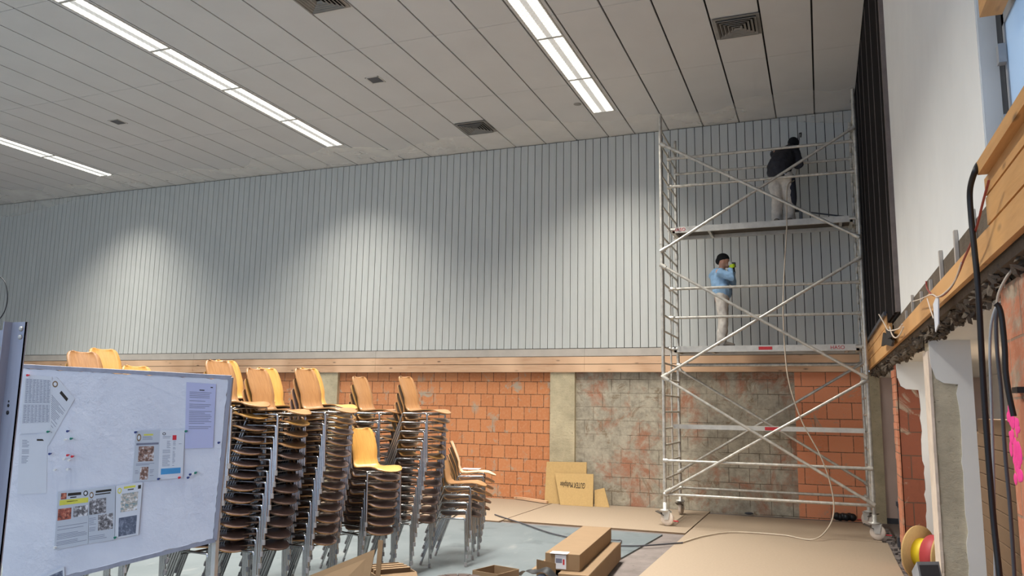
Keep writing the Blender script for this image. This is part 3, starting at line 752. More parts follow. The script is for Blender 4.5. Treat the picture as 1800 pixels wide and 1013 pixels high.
SCL = 964/450
def c1(*l): return [(x/SCL, 540+y/SCL) for x, y in l]
def paper(quad, mat, label, parts, curl=0):
    """quad of photo pixels (tl,tr,br,bl); parts: (u0,v0,u1,v1,material,name)"""
    q = [onb(*p) for p in quad]; lift = paper.lift; paper.lift += .0007
    base = sum(q, Vector())/4
    rt = thing('paper_sheet', label, 'paper', base, 0, 'papers on the pinboard')
    def pt(u, v): return q[0].lerp(q[1], u).lerp(q[3].lerp(q[2], u), v) + BN*lift
    MB().slab([pt(0,0), pt(0,1), pt(1,1), pt(1,0)], BN, .0006).build('sheet', M[mat], rt)
    for i, (u0, v0, u1, v1, m, nm) in enumerate(parts):
        mb = MB()
        if nm == 'printed_lines':
            n = max(2, int((v1-v0)*38))
            for j in range(n):
                v = v0+(v1-v0)*j/n; e = u1-(u1-u0)*random.choice((0, 0, .05, .3, .12))
                if random.random() < .12: continue
                mb.slab([pt(u0, v)+BN*.0006, pt(u0, v+.008)+BN*.0006, pt(e, v+.008)+BN*.0006, pt(e, v)+BN*.0006], BN, .0002)
        elif nm == 'printed_table':
            nr = int((v1-v0)*40); nc = 7
            for j in range(nr+1):
                v = v0+(v1-v0)*j/nr; mb.slab([pt(u0, v)+BN*.0006, pt(u0, v+.003)+BN*.0006, pt(u1, v+.003)+BN*.0006, pt(u1, v)+BN*.0006], BN, .0002)
                if j < nr:
                    for c in range(nc):
                        a = u0+(u1-u0)*(c+.18)/nc; b = a+(u1-u0)*random.uniform(.4, .7)/nc
                        mb.slab([pt(a, v+.008)+BN*.0006, pt(a, v+.016)+BN*.0006, pt(b, v+.016)+BN*.0006, pt(b, v+.008)+BN*.0006], BN, .0002)
            for c in range(nc+1):
                u = u0+(u1-u0)*c/nc; mb.slab([pt(u, v0)+BN*.0006, pt(u, v1)+BN*.0006, pt(u+.005, v1)+BN*.0006, pt(u+.005, v0)+BN*.0006], BN, .0002)
        elif nm == 'crest':
            k = 14; mb.slab([pt((u0+u1)/2+(u1-u0)/2*math.cos(-6.283*j/k), (v0+v1)/2+(v1-v0)/2*math.sin(-6.283*j/k))+BN*.0006 for j in range(k)], BN, .0003)
            mb.slab([pt((u0+u1)/2+(u1-u0)/3.4*math.cos(-6.283*j/k), (v0+v1)/2+(v1-v0)/3.4*math.sin(-6.283*j/k))+BN*.001 for j in range(k)], BN, .0002, 1)
        else:
            mb.slab([pt(u0,v0)+BN*.0006, pt(u0,v1)+BN*.0006, pt(u1,v1)+BN*.0006, pt(u1,v0)+BN*.0006], BN, .0003)
        mats = [M[m]] if nm != 'crest' else [M[m], M['paper']]
        mb.build(nm, mats, rt)
paper.lift = .001
T = 'txt'
paper(c1((75, 478), (180, 480), (176, 700), (66, 706)), 'paper', 'plain white sheet with faint lines, low at the left edge by the post', [(.1, .1, .35, .5, T, 'printed_lines'), (.62, .08, .95, .11, 'ink', 'header_line')])
paper(c1((212, 262), (283, 345), (182, 523), (84, 400)), 'paper', 'white letter pinned askew behind the table sheet', [(.05, .05, .25, .17, 'card', 'crest'), (.45, .1, .8, .16, 'ink', 'header_line'), (.05, .3, .92, .80, T, 'printed_lines')])
paper(c1((92, 253), (197, 262), (193, 470), (78, 478)), 'paper', 'white sheet printed with a dense table, at the upper left by the post', [(.08, .07, .95, .48, T, 'printed_table'), (.05, .51, .94, .82, T, 'printed_table')])
paper(c1((703, 283), (815, 290), (803, 530), (697, 533)), 'paper_l', 'lilac tinted sleeve with a typed letter, at the upper right corner', [(.12, .14, .9, .72, T, 'printed_lines'), (.45, .1, .62, .115, 'ink', 'header_line'), (.82, .05, .9, .065, 'ink', 'page_mark')])
paper(c1((513, 466), (605, 463), (597, 652), (500, 658)), 'paper_g', 'poster with a round crest and a brown group photo, left of the pink marked sheet', [(.06, .06, .24, .21, 'card', 'crest'), (.34, .07, .72, .10, 'yel_print', 'yellow_title'), (.3, .12, .7, .2, T, 'printed_lines'), (.06, .245, .96, .285, T, 'grey_banner'), (.17, .31, .78, .61, 'photo_b', 'photograph'), (.28, .72, .6, .97, 'photo_b', 'photograph'), (.1, .65, .86, .7, T, 'printed_lines'), (.08, .78, .24, .92, T, 'printed_lines'), (.66, .78, .82, .92, T, 'printed_lines')])
paper(c1((605, 464), (697, 464), (690, 642), (597, 650)), 'paper', 'white sheet with a pink square and a blue band at its foot', [(.1, .04, .24, .1, 'ink', 'crest'), (.52, .1, .68, .2, 'redpin', 'pink_square'), (.12, .12, .46, .18, T, 'printed_lines'), (.3, .22, .45, .38, T, 'printed_lines'), (.55, .22, .66, .75, T, 'printed_lines'), (.14, .40, .45, .75, T, 'printed_lines'), (.78, .28, .9, .34, T, 'printed_lines'), (.1, .78, .9, .90, 'blue', 'blue_band')])
paper(c1((222, 695), (338, 685), (334, 890), (206, 915)), 'paper_g', 'poster with a yellow title bar and two red photographs, bottom left of the three', [(.1, .03, .28, .14, 'photo_r', 'emblem'), (.32, .04, .75, .09, 'ink', 'title_line'), (.4, .11, .6, .13, 'ink', 'title_line'), (.82, .02, .97, .12, 'ink', 'crest'), (.07, .15, .98, .24, 'yel_print', 'yellow_bar'), (.3, .18, .65, .195, 'ink', 'title_line'), (.04, .30, .46, .50, 'photo_r', 'photograph'), (.52, .29, .98, .48, 'photo_g', 'photograph'), (.06, .58, .96, .95, T, 'printed_lines')])
paper(c1((338, 684), (437, 672), (434, 875), (336, 890)), 'paper_g', 'poster with two grey group photographs, middle of the bottom three', [(.02, .06, .18, .18, 'card', 'crest'), (.26, .05, .85, .09, 'ink', 'title_line'), (.24, .11, .82, .13, 'ink', 'title_line'), (.02, .2, .66, .48, 'photo_g', 'photograph'), (.36, .5, .93, .79, 'photo_g', 'photograph'), (.02, .54, .28, .8, T, 'printed_lines'), (.02, .84, .7, .96, T, 'printed_lines')])
paper(c1((440, 672), (540, 658), (524, 855), (436, 872)), 'paper', 'poster with a teal photograph above a dark one, right of the bottom three', [(.06, .05, .22, .16, 'yel_print', 'crest'), (.3, .04, .74, .08, 'yel_print', 'yellow_title'), (.45, .1, .68, .12, 'ink', 'title_line'), (.84, .05, .95, .12, 'ink', 'emblem'), (.2, .17, .86, .52, 'photo_t', 'photograph'), (.14, .62, .88, .97, 'photo_d', 'photograph')])
paper(c1((128, 1030), (245, 975), (250, 1075), (120, 1090)), 'paper', 'poster corner with a dull blue photograph at the very bottom of the board', [(.25, .12, .95, .9, 'photo_d', 'photograph')])
pins = [((112, 256), 'redpin', 'red pin at the top of the table sheet'), ((188, 468), 'greenpin', 'green pin at the foot of the table sheet'), ((262, 466), 'bluepin', 'dark blue pin on bare foam right of the table sheet'),
 ((275, 494), 'greenpin', 'dark green pin just below the lone dark blue pin'), ((252, 498), 'whitepin', 'white pin left of the dark green pin'), ((195, 551), 'bluepin', 'dark pin left of the red pair, over the plain sheet'), ((262, 556), 'redpin', 'left one of two red pins in the middle of the foam'),
 ((279, 561), 'redpin', 'right one of two red pins in the middle of the foam'), ((248, 570), 'whitepin', 'left white pin under the red pair'), ((266, 575), 'whitepin', 'right white pin under the red pair'), ((213, 611), 'whitepin', 'white pin above the yellow titled poster'), ((262, 609), 'whitepin', 'white pin on foam above the middle poster'),
 ((517, 470), 'bluepin', 'blue pin at the top left of the crest poster'), ((603, 645), 'bluepin', 'blue pin at the foot of the blue banded sheet'), ((681, 640), 'redpin', 'pink pin at the lower right of the blue banded sheet'), ((706, 466), 'greenpin', 'olive pin at the sleeve edge above the blue banded sheet'),
 ((722, 628), 'bluepin', 'blue pin right of the blue banded sheet, upper of two'), ((714, 640), 'bluepin', 'blue pin right of the blue banded sheet, lower of two'), ((733, 625), 'whitepin', 'white pin beside the two blue pins'), ((742, 622), 'greenpin', 'dark green pin beside the two blue pins'), ((829, 509), 'bluepin', 'dark blue pin near the right edge of the board'), ((440, 865), 'greenpin', 'teal pin at the foot of the teal photograph poster'), ((213, 903), 'whitepin', 'white pin at the lower left corner of the yellow titled poster')]
for p, m, lab in pins:
    q = onb(*c1(p)[0], .004)
    mb = MB().tube([q, q+BN*.012], [.003, .004], 8).tube([q+BN*.012, q+BN*.016], .0055, 8)
    whole('push_pin', mb, M[m], lab, 'pin', 'push pins in the board')

# metal post at the left edge
PY = 2.0
pt_, pr_ = at(12, 565, Y=PY), at(46, 566, Y=PY)
post = thing('metal_post', 'upright grey steel profile post with bolts, cut by the left edge', 'post', (pr_.x-.06, PY, 0))
xw = pr_.x
MB().box((xw-.075, PY, 0), (xw, PY+.004, pr_.z)).box((xw-.004, PY, 0), (xw, PY+.008, pr_.z)).box((xw-.075, PY-.03, 0), (xw-.071, PY+.05, pr_.z)).build('profile', M['steel'], post)
for dz in (.025, .055): MB().lathe([(.009, 0), (.009, .004), (.005, .007)], (xw-.02, PY, pr_.z-dz), (0,-1,0), 10).build('bolt', M['alu2'], post)
for dz, h in ((.055, .06), (.32, .05)): MB().box((xw-.8, PY+.02, pr_.z-dz-h/2), (xw-.075, PY+.06, pr_.z-dz+h/2)).build('cross_bar', M['steel'], post)
for dz, r in ((.30, .006), (.325, .008), (.285, .004)): MB().lathe([(r, 0), (r, .0006)], (xw-.05+dz*.02, PY, pr_.z-dz), (0,-1,0), 9).build('paint_spot', M['black'], post)
wp = [at(0, 560, Y=2.1), at(9, 545, Y=2.1), at(13, 525, Y=2.1), at(11, 503, Y=2.1), at(4, 490, Y=2.1), at(-8, 484, Y=2.1)]
whole('wire', MB().tube(smooth_path([wp[0]+Vector((-.05, .0, -.04))]+wp), .002, 6), M['black'], 'thin black wire looping above the metal post at the left edge', 'wire')

# ------------------------------------------------------------------ boards leaning on the wall, plank, black bag
def lean(name, px, ybase, ytop, mat, lab, t=.02):
    q = []
    for (x, y), Y in zip(px, (ytop, ytop, ybase, ybase)): q.append(at(x, y, Y=Y))
    zmin = min(p.z for p in q[2:])
    for p in q[2:]: p.z = max(.0, p.z)
    q[2].z = 0.0; q[3].z = 0.0
    rt = thing(name, lab, 'board', ((q[2]+q[3])/2), 0, 'fibreboard offcuts leaning on the column')
    MB().slab([q[3], q[2], q[1], q[0]], (0,1,0), t).build('board', M[mat], rt)
    return rt, q
lean('fibreboard_offcut', [(961, 812), (1031, 813), (1030, 884), (957, 881)], 13.66, 13.83, 'fibre', 'large tan fibreboard offcut at the back, leaning against the concrete column')
rt2, q2 = lean('fibreboard_offcut', [(975, 832), (1043, 834), (1042, 889), (985, 885)], 13.54, 13.72, 'fibre', 'tan fibreboard offcut in front with upside-down black lettering')
lean('fibreboard_offcut', [(1045, 862), (1062, 858), (1071, 888), (1045, 889)], 13.60, 13.70, 'fibre', 'smallest tan fibreboard offcut, low at the right of the lettered one')
up = (q2[0]-q2[3]).normalized()
tilt = math.atan2(q2[1].y-q2[2].y, q2[1].z-q2[2].z)
tc = at(1005, 853, Y=13.6)
yy = q2[2].y + (tc.z-q2[2].z)/(q2[1].z-q2[2].z)*(q2[1].y-q2[2].y) - .004
bl_ = text_mesh('board_lettering', 'GUTEX Multiplex', .135, M['ink'], rt2, (tc.x, yy, tc.z), math.pi/2+tilt, 0, math.pi, .0015); bl_.scale = (.47, 1, 1)
pa, pb2 = at(890, 872, Z=.03), at(962, 883, Z=.03)
whole('timber_batten', MB().obox((pa+pb2)/2, (pb2-pa)/2, (0, .05, 0), (0, 0, .02)), M['timber_x'], 'pale timber batten lying along the foot of the orange brick wall', 'timber')
q = at(1486, 916, Z=0); q.y = 13.72
mb = MB()
for i in range(6): mb.ball((q.x-.12+i*.045, q.y+random.uniform(-.02,.02), .055+random.uniform(0,.02)), (.06, .06, .06), 0, 8)
whole('black_bag', mb, M['black'], 'limp black bag on the floor at the wall foot behind the scaffold', 'bag')
q = at(1318, 903, Z=0)
whole('rag', MB().ball((q.x, 13.8, .02), (.07, .05, .022), 0, 8), M['dgrey'], 'small dark scrap lying at the foot of the grey rendered wall', 'scrap')

# ------------------------------------------------------------------ cables and the paint hose
def cable(name, pts, r, mat, lab, cat='cable', k=8):
    return whole(name, MB().tube(smooth_path(pts, k), r, 8), M[mat], lab, cat)
fl = [at(x, y, Z=.012) for x, y in ((870, 905), (885, 910), (920, 921), (960, 935), (1000, 945), (1070, 958), (1105, 960), (1140, 959))]
cable('power_cable', fl + [at(1200, 954.5, Z=.012)], .010, 'dgrey', 'dark grey cable running over the blue floor behind the long cartons')
cable('power_cable', [at(x, y, Z=.012) for x, y in ((1062, 947), (1072, 949), (1085, 950), (1092, 950.5), (1089, 957))], .008, 'dgrey', 'short kinked dark cable end beside the far end of the long cartons')
YH = 11.80
hp = [(-.22, 13.05, 5.55), (-.28, 12.85, 5.30)] + [at(x, y, Y=Y) for x, y, Y in ((1384, 330, 12.55), (1383, 400, 12.45), (1379, 470, 12.2), (1376.5, 540, 12.0), (1380, 620, 11.84), (1388, 677, YH), (1408, 737, YH), (1428, 775, YH), (1442, 801, YH), (1459, 848, YH), (1466, 895, YH-.03))]
hp += [at(1456, 928, Y=11.72), at(1428.6, 949, Z=.02), at(1375, 941, Z=.012), at(1291, 936, Z=.012), at(1240, 942, Z=.012), at(1200, 953.5, Z=.012)]
cable('paint_hose', hp, .0095, 'hose', 'long beige paint hose hanging from the upper deck and curling over the floor', 'hose')
kp = [(.72, 3.69, 2.725), (.66, 3.69, 2.72)] + [at(x, y, X=X) for x, y, X in ((1714, 301, .63), (1705, 335, .62), (1707, 380, .62), (1712, 430, .62), (1720, 520, .62), (1730, 700, .62), (1745, 900, .62), (1757, 1013, .62), (1764, 1090, .62))]
cable('black_cable', kp, .012, 'black', 'thick black cable looping over the wooden sill and hanging down at the right')
cable('grey_cable', [at(x, y, Y=3.9) for x, y in ((1758, 532), (1749, 545), (1742, 575), (1740, 620), (1742, 690), (1745, 780), (1748, 900), (1750, 1060))], .006, 'lgrey', 'thin grey cable hanging in the opening, nearest the thick black cable')
cable('grey_cable', [at(x, y, Y=3.85) for x, y in ((1756, 535), (1751, 560), (1753, 620), (1760, 690), (1767, 800), (1776, 900), (1786, 1060))], .008, 'dgrey', 'dark grey cable hanging along the edge of the near brick pillar')
cable('conduit', [at(x, y, Y=3.65) for x, y in ((1750, 534), (1756, 540), (1761, 560), (1766, 610), (1768, 655), (1774, 695), (1782, 732))], .011, 'black', 'short thick black conduit bent in front of the near brick pillar')
cable('grey_cable', [at(x, y, Y=3.75) for x, y in ((1782, 445), (1781, 470), (1768, 490), (1756, 515), (1752, 540))], .006, 'hose', 'stiff beige cable from the lintel down to the black conduit')
cable('red_cable', [at(x, y, X=.63) for x, y in ((1738, 318), (1728, 355), (1718, 395), (1708, 425), (1695, 455), (1685, 480), (1672, 505), (1655, 521), (1640, 519), (1630, 508), (1628, 495))], .005, 'cable_r', 'red cable drooping in front of the timber band on the right wall')
cable('cream_cable', [at(x, y, X=.625) for x, y in ((1690, 462), (1678, 495), (1662, 514), (1648, 522), (1637, 518), (1618, 526), (1605, 530))], .004, 'cable_w', 'cream cable looping beside the red one over the timber band')
cable('cream_cable', [at(x, y, X=.63) for x, y in ((1630, 525), (1636, 545), (1641, 560))], .004, 'cable_w', 'short cream cable end above the hanging white strip')
cable('cream_cable', [at(x, y, X=.62) for x, y in ((1545, 553), (1555, 570), (1562, 581), (1580, 578), (1586, 570))], .006, 'cable_w', 'cream wire sticking out above the black tape patch')
cable('cream_cable', [at(x, y, X=.62) for x, y in ((1564, 575), (1568, 588), (1574, 594), (1582, 588), (1588, 575))], .006, 'cable_w', 'small cream wire loop on the timber band near the corner')
whole('white_strip', MB().slab([at(x, y, X=.63) for x, y in ((1645, 523), (1649, 524), (1649, 570), (1644, 584), (1642, 560), (1640, 535))], (1,0,0), .006), M['paper'], 'white strip hanging from a cable below the timber band', 'strip')
whole('black_tape', MB().slab([at(x, y, X=.63) for x, y in ((1552, 585), (1560, 590), (1569, 600), (1566, 609), (1556, 606), (1549, 609))], (1,0,0), .02).slab([at(x, y, X=.62) for x, y in ((1556, 578), (1566, 580), (1568, 592), (1560, 596))], (1,0,0), .02), M['black'], 'crumpled black tape patch on the timber band near the corner', 'tape')
studs = [((1702, 365), (1706, 470), 'tallest pale stud beside the black cable, right wall'), ((1671, 405), (1675, 478), 'second stud from the black cable, above the timber band'), ((1646, 440), (1649, 505), 'third stud from the black cable, above the timber band'),
         ((1629, 492), (1631, 528), 'fourth stud from the black cable, above the timber band'), ((1613, 513), (1615, 548), 'fifth stud from the black cable, above the timber band'), ((1597, 520), (1600, 562), 'sixth stud from the black cable, above the timber band'), ((1588, 546), (1589, 572), 'shortest stud, furthest along the timber band towards the corner')]
for a, b, lab in studs:
    pa_ = at(*b, X=.685); pz = at(*a, X=.685)
    whole('timber_stud', MB().box((.700, pa_.y-.02, 2.40), (.718, pa_.y+.02, pz.z)), M['primer'], 'upright ' + lab, 'stud', 'wooden studs above the timber band')

# ------------------------------------------------------------------ corridor clutter: flat cartons, cable drum, grey case, pole
bz = 0.0; i = 0
for k in range(13):
    h = .125+random.uniform(-.006, .012); y1 = 10.3 + (random.uniform(-.06, .04)); last = k == 12
    if last: y1 = 8.6
    nm = 'lowest' if k == 0 else 'topmost' if last else ordn[12-k] + ' from the top'
    m = MB().box((1.35, 5.6, bz), (1.95, y1, bz+h-.004))
    o = whole('flat_carton', m, M['card_d'], f'brown flat carton in the corridor stack, {nm}', 'carton', 'flat cartons stacked in the corridor', bevel=.006)
    bz += h
dr = at(1628, 975, Y=9.25)
dx_, dy_ = .98, 9.2
drum = thing('cable_drum', 'wooden cable drum with red and yellow core beside the brick pillar', 'cable drum', (dx_, dy_, 0))
axd = Vector((.75, -.66, 0)).normalized()
o = Vector((dx_, dy_, .27))
for s, nm in ((-1, 'flange'), (1, 'flange')): MB().lathe([(.27, s*.16-.01), (.27, s*.16+.01)], o, axd, 32).build(nm, M['fibre'], drum)
MB().lathe([(.15, -.15), (.15, -.02)], o, axd, 24).build('yellow_cable_winding', M['yellow'], drum)
MB().lathe([(.20, -.02), (.20, .15)], o, axd, 24).build('red_cable_winding', M['red'], drum)
cs = at(1645, 1000, Y=7.6)
fq = at(1648, 986, Y=6.55)
case = thing('floodlight', 'grey work floodlight standing by the concrete pillar, cut by the bottom edge', 'floodlight', (fq.x, 6.55, 0), .5)
case.scale = (.62, .62, fq.z/.47)
m = MB().box((-.14, -.06, .16), (.14, .06, .48)); o_ = bpy.data.objects.new('housing', m.mesh('housing', M['lgrey'])); COL.objects.link(o_); o_.parent = case; o_.rotation_euler = (-.5, 0, 0)
m = MB().tube([(-.15, .08, .01), (-.15, -.12, .01)], .012, 8).tube([(.15, .08, .01), (.15, -.12, .01)], .012, 8).tube([(-.15, 0, .01), (-.15, 0, .22)], .012, 8).tube([(.15, 0, .01), (.15, 0, .22)], .012, 8).tube([(-.15, .08, .01), (.15, .08, .01)], .012, 8)
o_ = bpy.data.objects.new('stand', m.mesh('stand', M['lgrey'])); COL.objects.link(o_); o_.parent = case
m = MB().box((-.12, -.063, .18), (.12, -.06, .46)); o_ = bpy.data.objects.new('front_glass', m.mesh('front_glass', M['dgrey'])); COL.objects.link(o_); o_.parent = case; o_.rotation_euler = (-.5, 0, 0)
p0 = at(1580, 890, Y=10.4); p1 = at(1590, 985, Y=10.2)
whole('level_rail', MB().tube([(p0.x, p0.y, p0.z), (p1.x, p1.y, max(0, p1.z-.05))], .018, 8).box((p0.x-.03, p0.y-.03, p0.z), (p0.x+.03, p0.y+.03, p0.z+.05)), M['dgrey'], 'dark grey pole leaning at the foot of the brick pillar', 'pole')
q = at(1584, 962, Z=.0)
whole('debris_block', MB().box((q.x-.04, q.y-.06, 0), (q.x+.04, q.y+.06, .12)), M['dgrey'], 'small dark block on the floor beside the brick pillar', 'block')
for k in range(12):
    yy_ = random.uniform(9.2, 12.8); xx_ = random.uniform(.735, .80)
    if k < 9: pass
mbd = MB()
for k in range(70):
    yy_ = random.uniform(8.6, 13.2); xx_ = random.uniform(.735, .86); a = random.uniform(0, 3); s = random.uniform(.008, .03)
    mbd.obox((xx_, yy_, s*.4-.02), (s*math.cos(a), s*math.sin(a), 0), (-s*math.sin(a), s*math.cos(a), 0), (0, 0, s*.5))
tag(whole('rubble', mbd, M['floor'], 'grey rubble crumbs along the foot of the right wall', 'rubble'), kind='stuff')

# ------------------------------------------------------------------ cartons on the floor in the middle foreground
def open_box(name, c, ex, ey, h, lab, mat='card', flaps=(), t=.006, cat='carton'):
    """open-topped carton with floor c (centre), half axes ex, ey"""
    c, ex, ey = Vector(c), Vector(ex), Vector(ey); nx, ny = ex.normalized(), ey.normalized(); up = Vector((0,0,1))
    rt = thing(name, lab, cat, c)
    m = MB().obox(c+up*.004, ex, ey, up*.004)
    for s in (-1, 1):
        m.obox(c+ex*s+up*h/2, nx*t/2, ey, up*h/2); m.obox(c+ey*s+up*h/2, ex, ny*t/2, up*h/2)
    m.build('carton_body', M[mat], rt)
    for side, ang, ln in flaps:
        b = {'+x': ex, '-x': -ex, '+y': ey, '-y': -ey}[side]; n = b.normalized(); l = ey if 'x' in side else ex
        d = (n*math.cos(ang)+up*math.sin(ang))
        MB().obox(c+b+up*h+d*ln/2, l*.98, d*ln/2, d.cross(l.normalized())*t/2).build('flap', M[mat], rt)
    return rt
# long closed carton on top of a wider one
A0 = at(1018, 1003, Z=.02); 
dirL = (at(1066, 950, Z=0)-at(1035, 1013, Z=0)); dirL.z = 0; dirL.normalize()
sideL = Vector((dirL.y, -dirL.x, 0))
zt, hb, hl = .335, .15, .18
nA, nB = at(1018, 978, Z=zt), at(960, 969.5, Z=zt)          # near top edge of the upper carton
fA, fB = at(1066, 926.5, Z=zt), at(1033, 926, Z=zt)
cen = (nA+nB+fA+fB)/4
Lh = ((fA+fB)/2-(nA+nB)/2).length/2; axL = ((fA+fB)/2-(nA+nB)/2).normalized(); axS = Vector((axL.y, -axL.x, 0)); Wh = (nA-nB).length/2*.9
ct = thing('long_carton', 'long closed brown carton with a white shipping label, lying on a wider carton', 'carton', (cen.x, cen.y, zt-hb))
MB().obox((cen.x, cen.y, zt-hb/2), axL*Lh, axS*Wh, (0,0,hb/2)).build('carton_body', M['card'], ct, .004)
le = Vector((cen.x, cen.y, zt-hb/2)) - axL*(Lh+.001)
lb = MB().obox(le - axS*(Wh*.1), axL*.001, axS*Wh*.32, (0,0,hb*.42)).build('shipping_label', M['paper'], ct)
MB().obox(le - axL*.001 + axS*(Wh*.08), axL*.001, axS*.008, (0,0,.025)).build('red_stripe', M['sticker_red'], lb)
MB().obox(le - axL*.001 - axS*(Wh*.2) + Vector((0,0,.01)), axL*.001, axS*.03, (0,0,.02)).build('printed_block', M['txt'], lb)
MB().obox(Vector((cen.x, cen.y, zt+.001)) - axL*Lh*.96 - axS*Wh*.2, axL*.06, axS*Wh*.5, (0,0,.0008)).build('tape', M['paper'], ct)
lc = Vector((cen.x, cen.y, 0)) + axS*.06 - axL*.1
ct2 = thing('long_carton', 'wider open brown carton with spread flaps under the long closed one', 'carton', lc)
zl = zt-hb
m = MB(); L2, W2 = Lh*1.05, Wh*1.32; up = Vector((0,0,1))
m.obox(lc+up*.004, axL*L2, axS*W2, up*.004)
for s in (-1, 1): m.obox(lc+axS*W2*s+up*zl/2, axL*L2, axS*.004, up*(zl/2-.001))
m.obox(lc+axL*L2+up*zl/2, axL*.004, axS*W2, up*(zl/2-.001))
m.obox(lc-axL*L2+axS*W2*.35+up*zl/2, axL*.004, axS*W2*.65, up*(zl/2-.001))
m.obox(lc+axS*W2*.35+up*(zl-.004), axL*L2, axS*W2*.66, up*.003)
m.build('carton_body', M['card'], ct2)
e = lc-axS*W2+up*zl
dd = (-axS*.9-up*.25).normalized(); MB().obox(e+dd*.10+axL*.1, axL*L2*.78, dd*.10, dd.cross(axL)*.003).build('flap', M['card'], ct2)
e = lc-axL*L2-axS*W2*.45+up*zl*.8
dd = (-axL*.6-axS*.5+up*.2).normalized(); MB().obox(e+dd*.10+up*.04, dd*.11, Vector((0,0,.085)), dd.cross(up)*.003).build('flap', M['card'], ct2)
dd = (-axL*.75-axS*.6-up*.25).normalized(); MB().obox(e-axS*.1+dd*.22-up*.03, dd*.26, dd.cross(up)*.12, dd.cross(dd.cross(up)).normalized()*.003).build('flap', M['card'], ct2)

# small open carton at the bottom edge
def pz(x, y, z): return at(x, y, Z=z)
c0, c1_, c2_, c3_ = pz(839, 1003, .30), pz(861, 993, .30), pz(903, 999, .30), pz(884, 1012, .30)
cc = (c0+c1_+c2_+c3_)/4; cc.z = 0
exv = ((c2_+c3_)-(c0+c1_))/4; eyv = ((c1_+c2_)-(c0+c3_))/4; exv.z = eyv.z = 0
eyv = Vector((-exv.y, exv.x, 0)).normalized()*eyv.length
open_box('open_carton', cc, exv, eyv, .30, 'small open empty carton at the bottom edge, right of the round dark lid')
# tall open carton by the chairs with packing strips
c0, c1_, c2_, c3_ = pz(660, 1003, .42), pz(672, 980, .42), pz(704, 1000, .42), pz(690, 1018, .42)
cc = (c0+c1_+c2_+c3_)/4; cc.z = 0; exv = ((c2_+c3_)-(c0+c1_))/4; exv.z = 0; eyv = Vector((-exv.y, exv.x, 0)).normalized()*.16
ob = open_box('open_carton', cc, exv, eyv, .42, 'open carton with cardboard strips inside, in front of the low chair stack', flaps=(('+x', -.7, .12),))
for k in range(3):
    MB().obox(cc+exv*(-.5+.35*k)+Vector((0,0,.22)), exv.normalized()*.02, eyv*.9, (exv.normalized()*.06+Vector((0,0,.22)))).build('packing_strip', M['card'], ob)
# tilted big cardboard sheet, left
s0, s1 = at(520, 1022, Y=5.0), at(659, 966, Y=5.15)
b0, b1 = Vector((s0.x, 4.85, 0)), Vector((s1.x-.02, 5.0, 0))
whole('cardboard_sheet', MB().slab([b0, b1, s1, s0], (0,1,0), .006), M['card'], 'large slanted brown cardboard sheet standing in front of the chair stacks', 'cardboard')
q0, q1 = at(658, 1003, Y=5.25), at(668, 950, Y=5.3)
whole('cardboard_strip', MB().slab([(q0.x-.01, 5.25, 0), (q0.x+.03, 5.25, 0), (q1.x+.025, 5.3, q1.z), (q1.x-.015, 5.3, q1.z)], (0,1,0), .006), M['card'], 'narrow upright cardboard strip beside the slanted sheet', 'cardboard')
# round striped wooden lid
q = at(808, 1019, Z=.36); 
lid = thing('round_basket', 'round dark brown wooden lid at the very bottom edge, between two cartons', 'lid', (q.x, q.y, 0))
m = MB().lathe([(.19, 0), (.21, .30), (.21, .34)], (q.x, q.y, 0), n=28); m.build('drum_body', M['ply_under'], lid)
for k in range(12):
    a = 6.283*k/12; MB().slab([Vector((q.x, q.y, .345)), Vector((q.x+.215*math.cos(a+.02), q.y+.215*math.sin(a+.02), .34)), Vector((q.x+.218*math.cos(a+.26), q.y+.218*math.sin(a+.26), .34)), Vector((q.x+.215*math.cos(a+.50), q.y+.215*math.sin(a+.50), .34))], (0,0,1), .02).build('slat', M['ply_under'], lid)
# black plastic film scrap and white film
q = at(950, 1012, Z=.22); m = MB(); n = 14; vs = []
for i in range(n+1):
    for j in range(n+1):
        u, v = i/n-.5, j/n-.5; r = math.hypot(u, v)
        vs.append((q.x+u*.55, q.y-.05+v*.5, max(.01, .25*(1-1.6*r)+.022*math.sin(i*1.1+j*.6)+.018*math.sin(j*1.3-i*.4))))
m.add(vs, [(i*(n+1)+j, (i+1)*(n+1)+j, (i+1)*(n+1)+j+1, i*(n+1)+j+1) for i in range(n) for j in range(n)], 0, True)
o = whole('plastic_sheet', m, M['paper_g'], 'crumpled pale plastic sheet with a black scrap on it, beside the long cartons', 'plastic sheet')
m = MB(); vs = []
for i in range(n+1):
    for j in range(5):
        u, v = i/n-.5, j/4-.5; vs.append((q.x+u*.42, q.y+.0+v*.16, .262+.018*math.sin(i*.9)+.012*math.sin(j*1.2+i*.5)-.26*u*u))
m.add(vs, [(i*5+j, (i+1)*5+j, (i+1)*5+j+1, i*5+j+1) for i in range(n) for j in range(4)], 0, True)
whole('black_film', m, M['black'], 'crumpled black plastic scrap lying on the pale sheet beside the long cartons', 'plastic scrap')

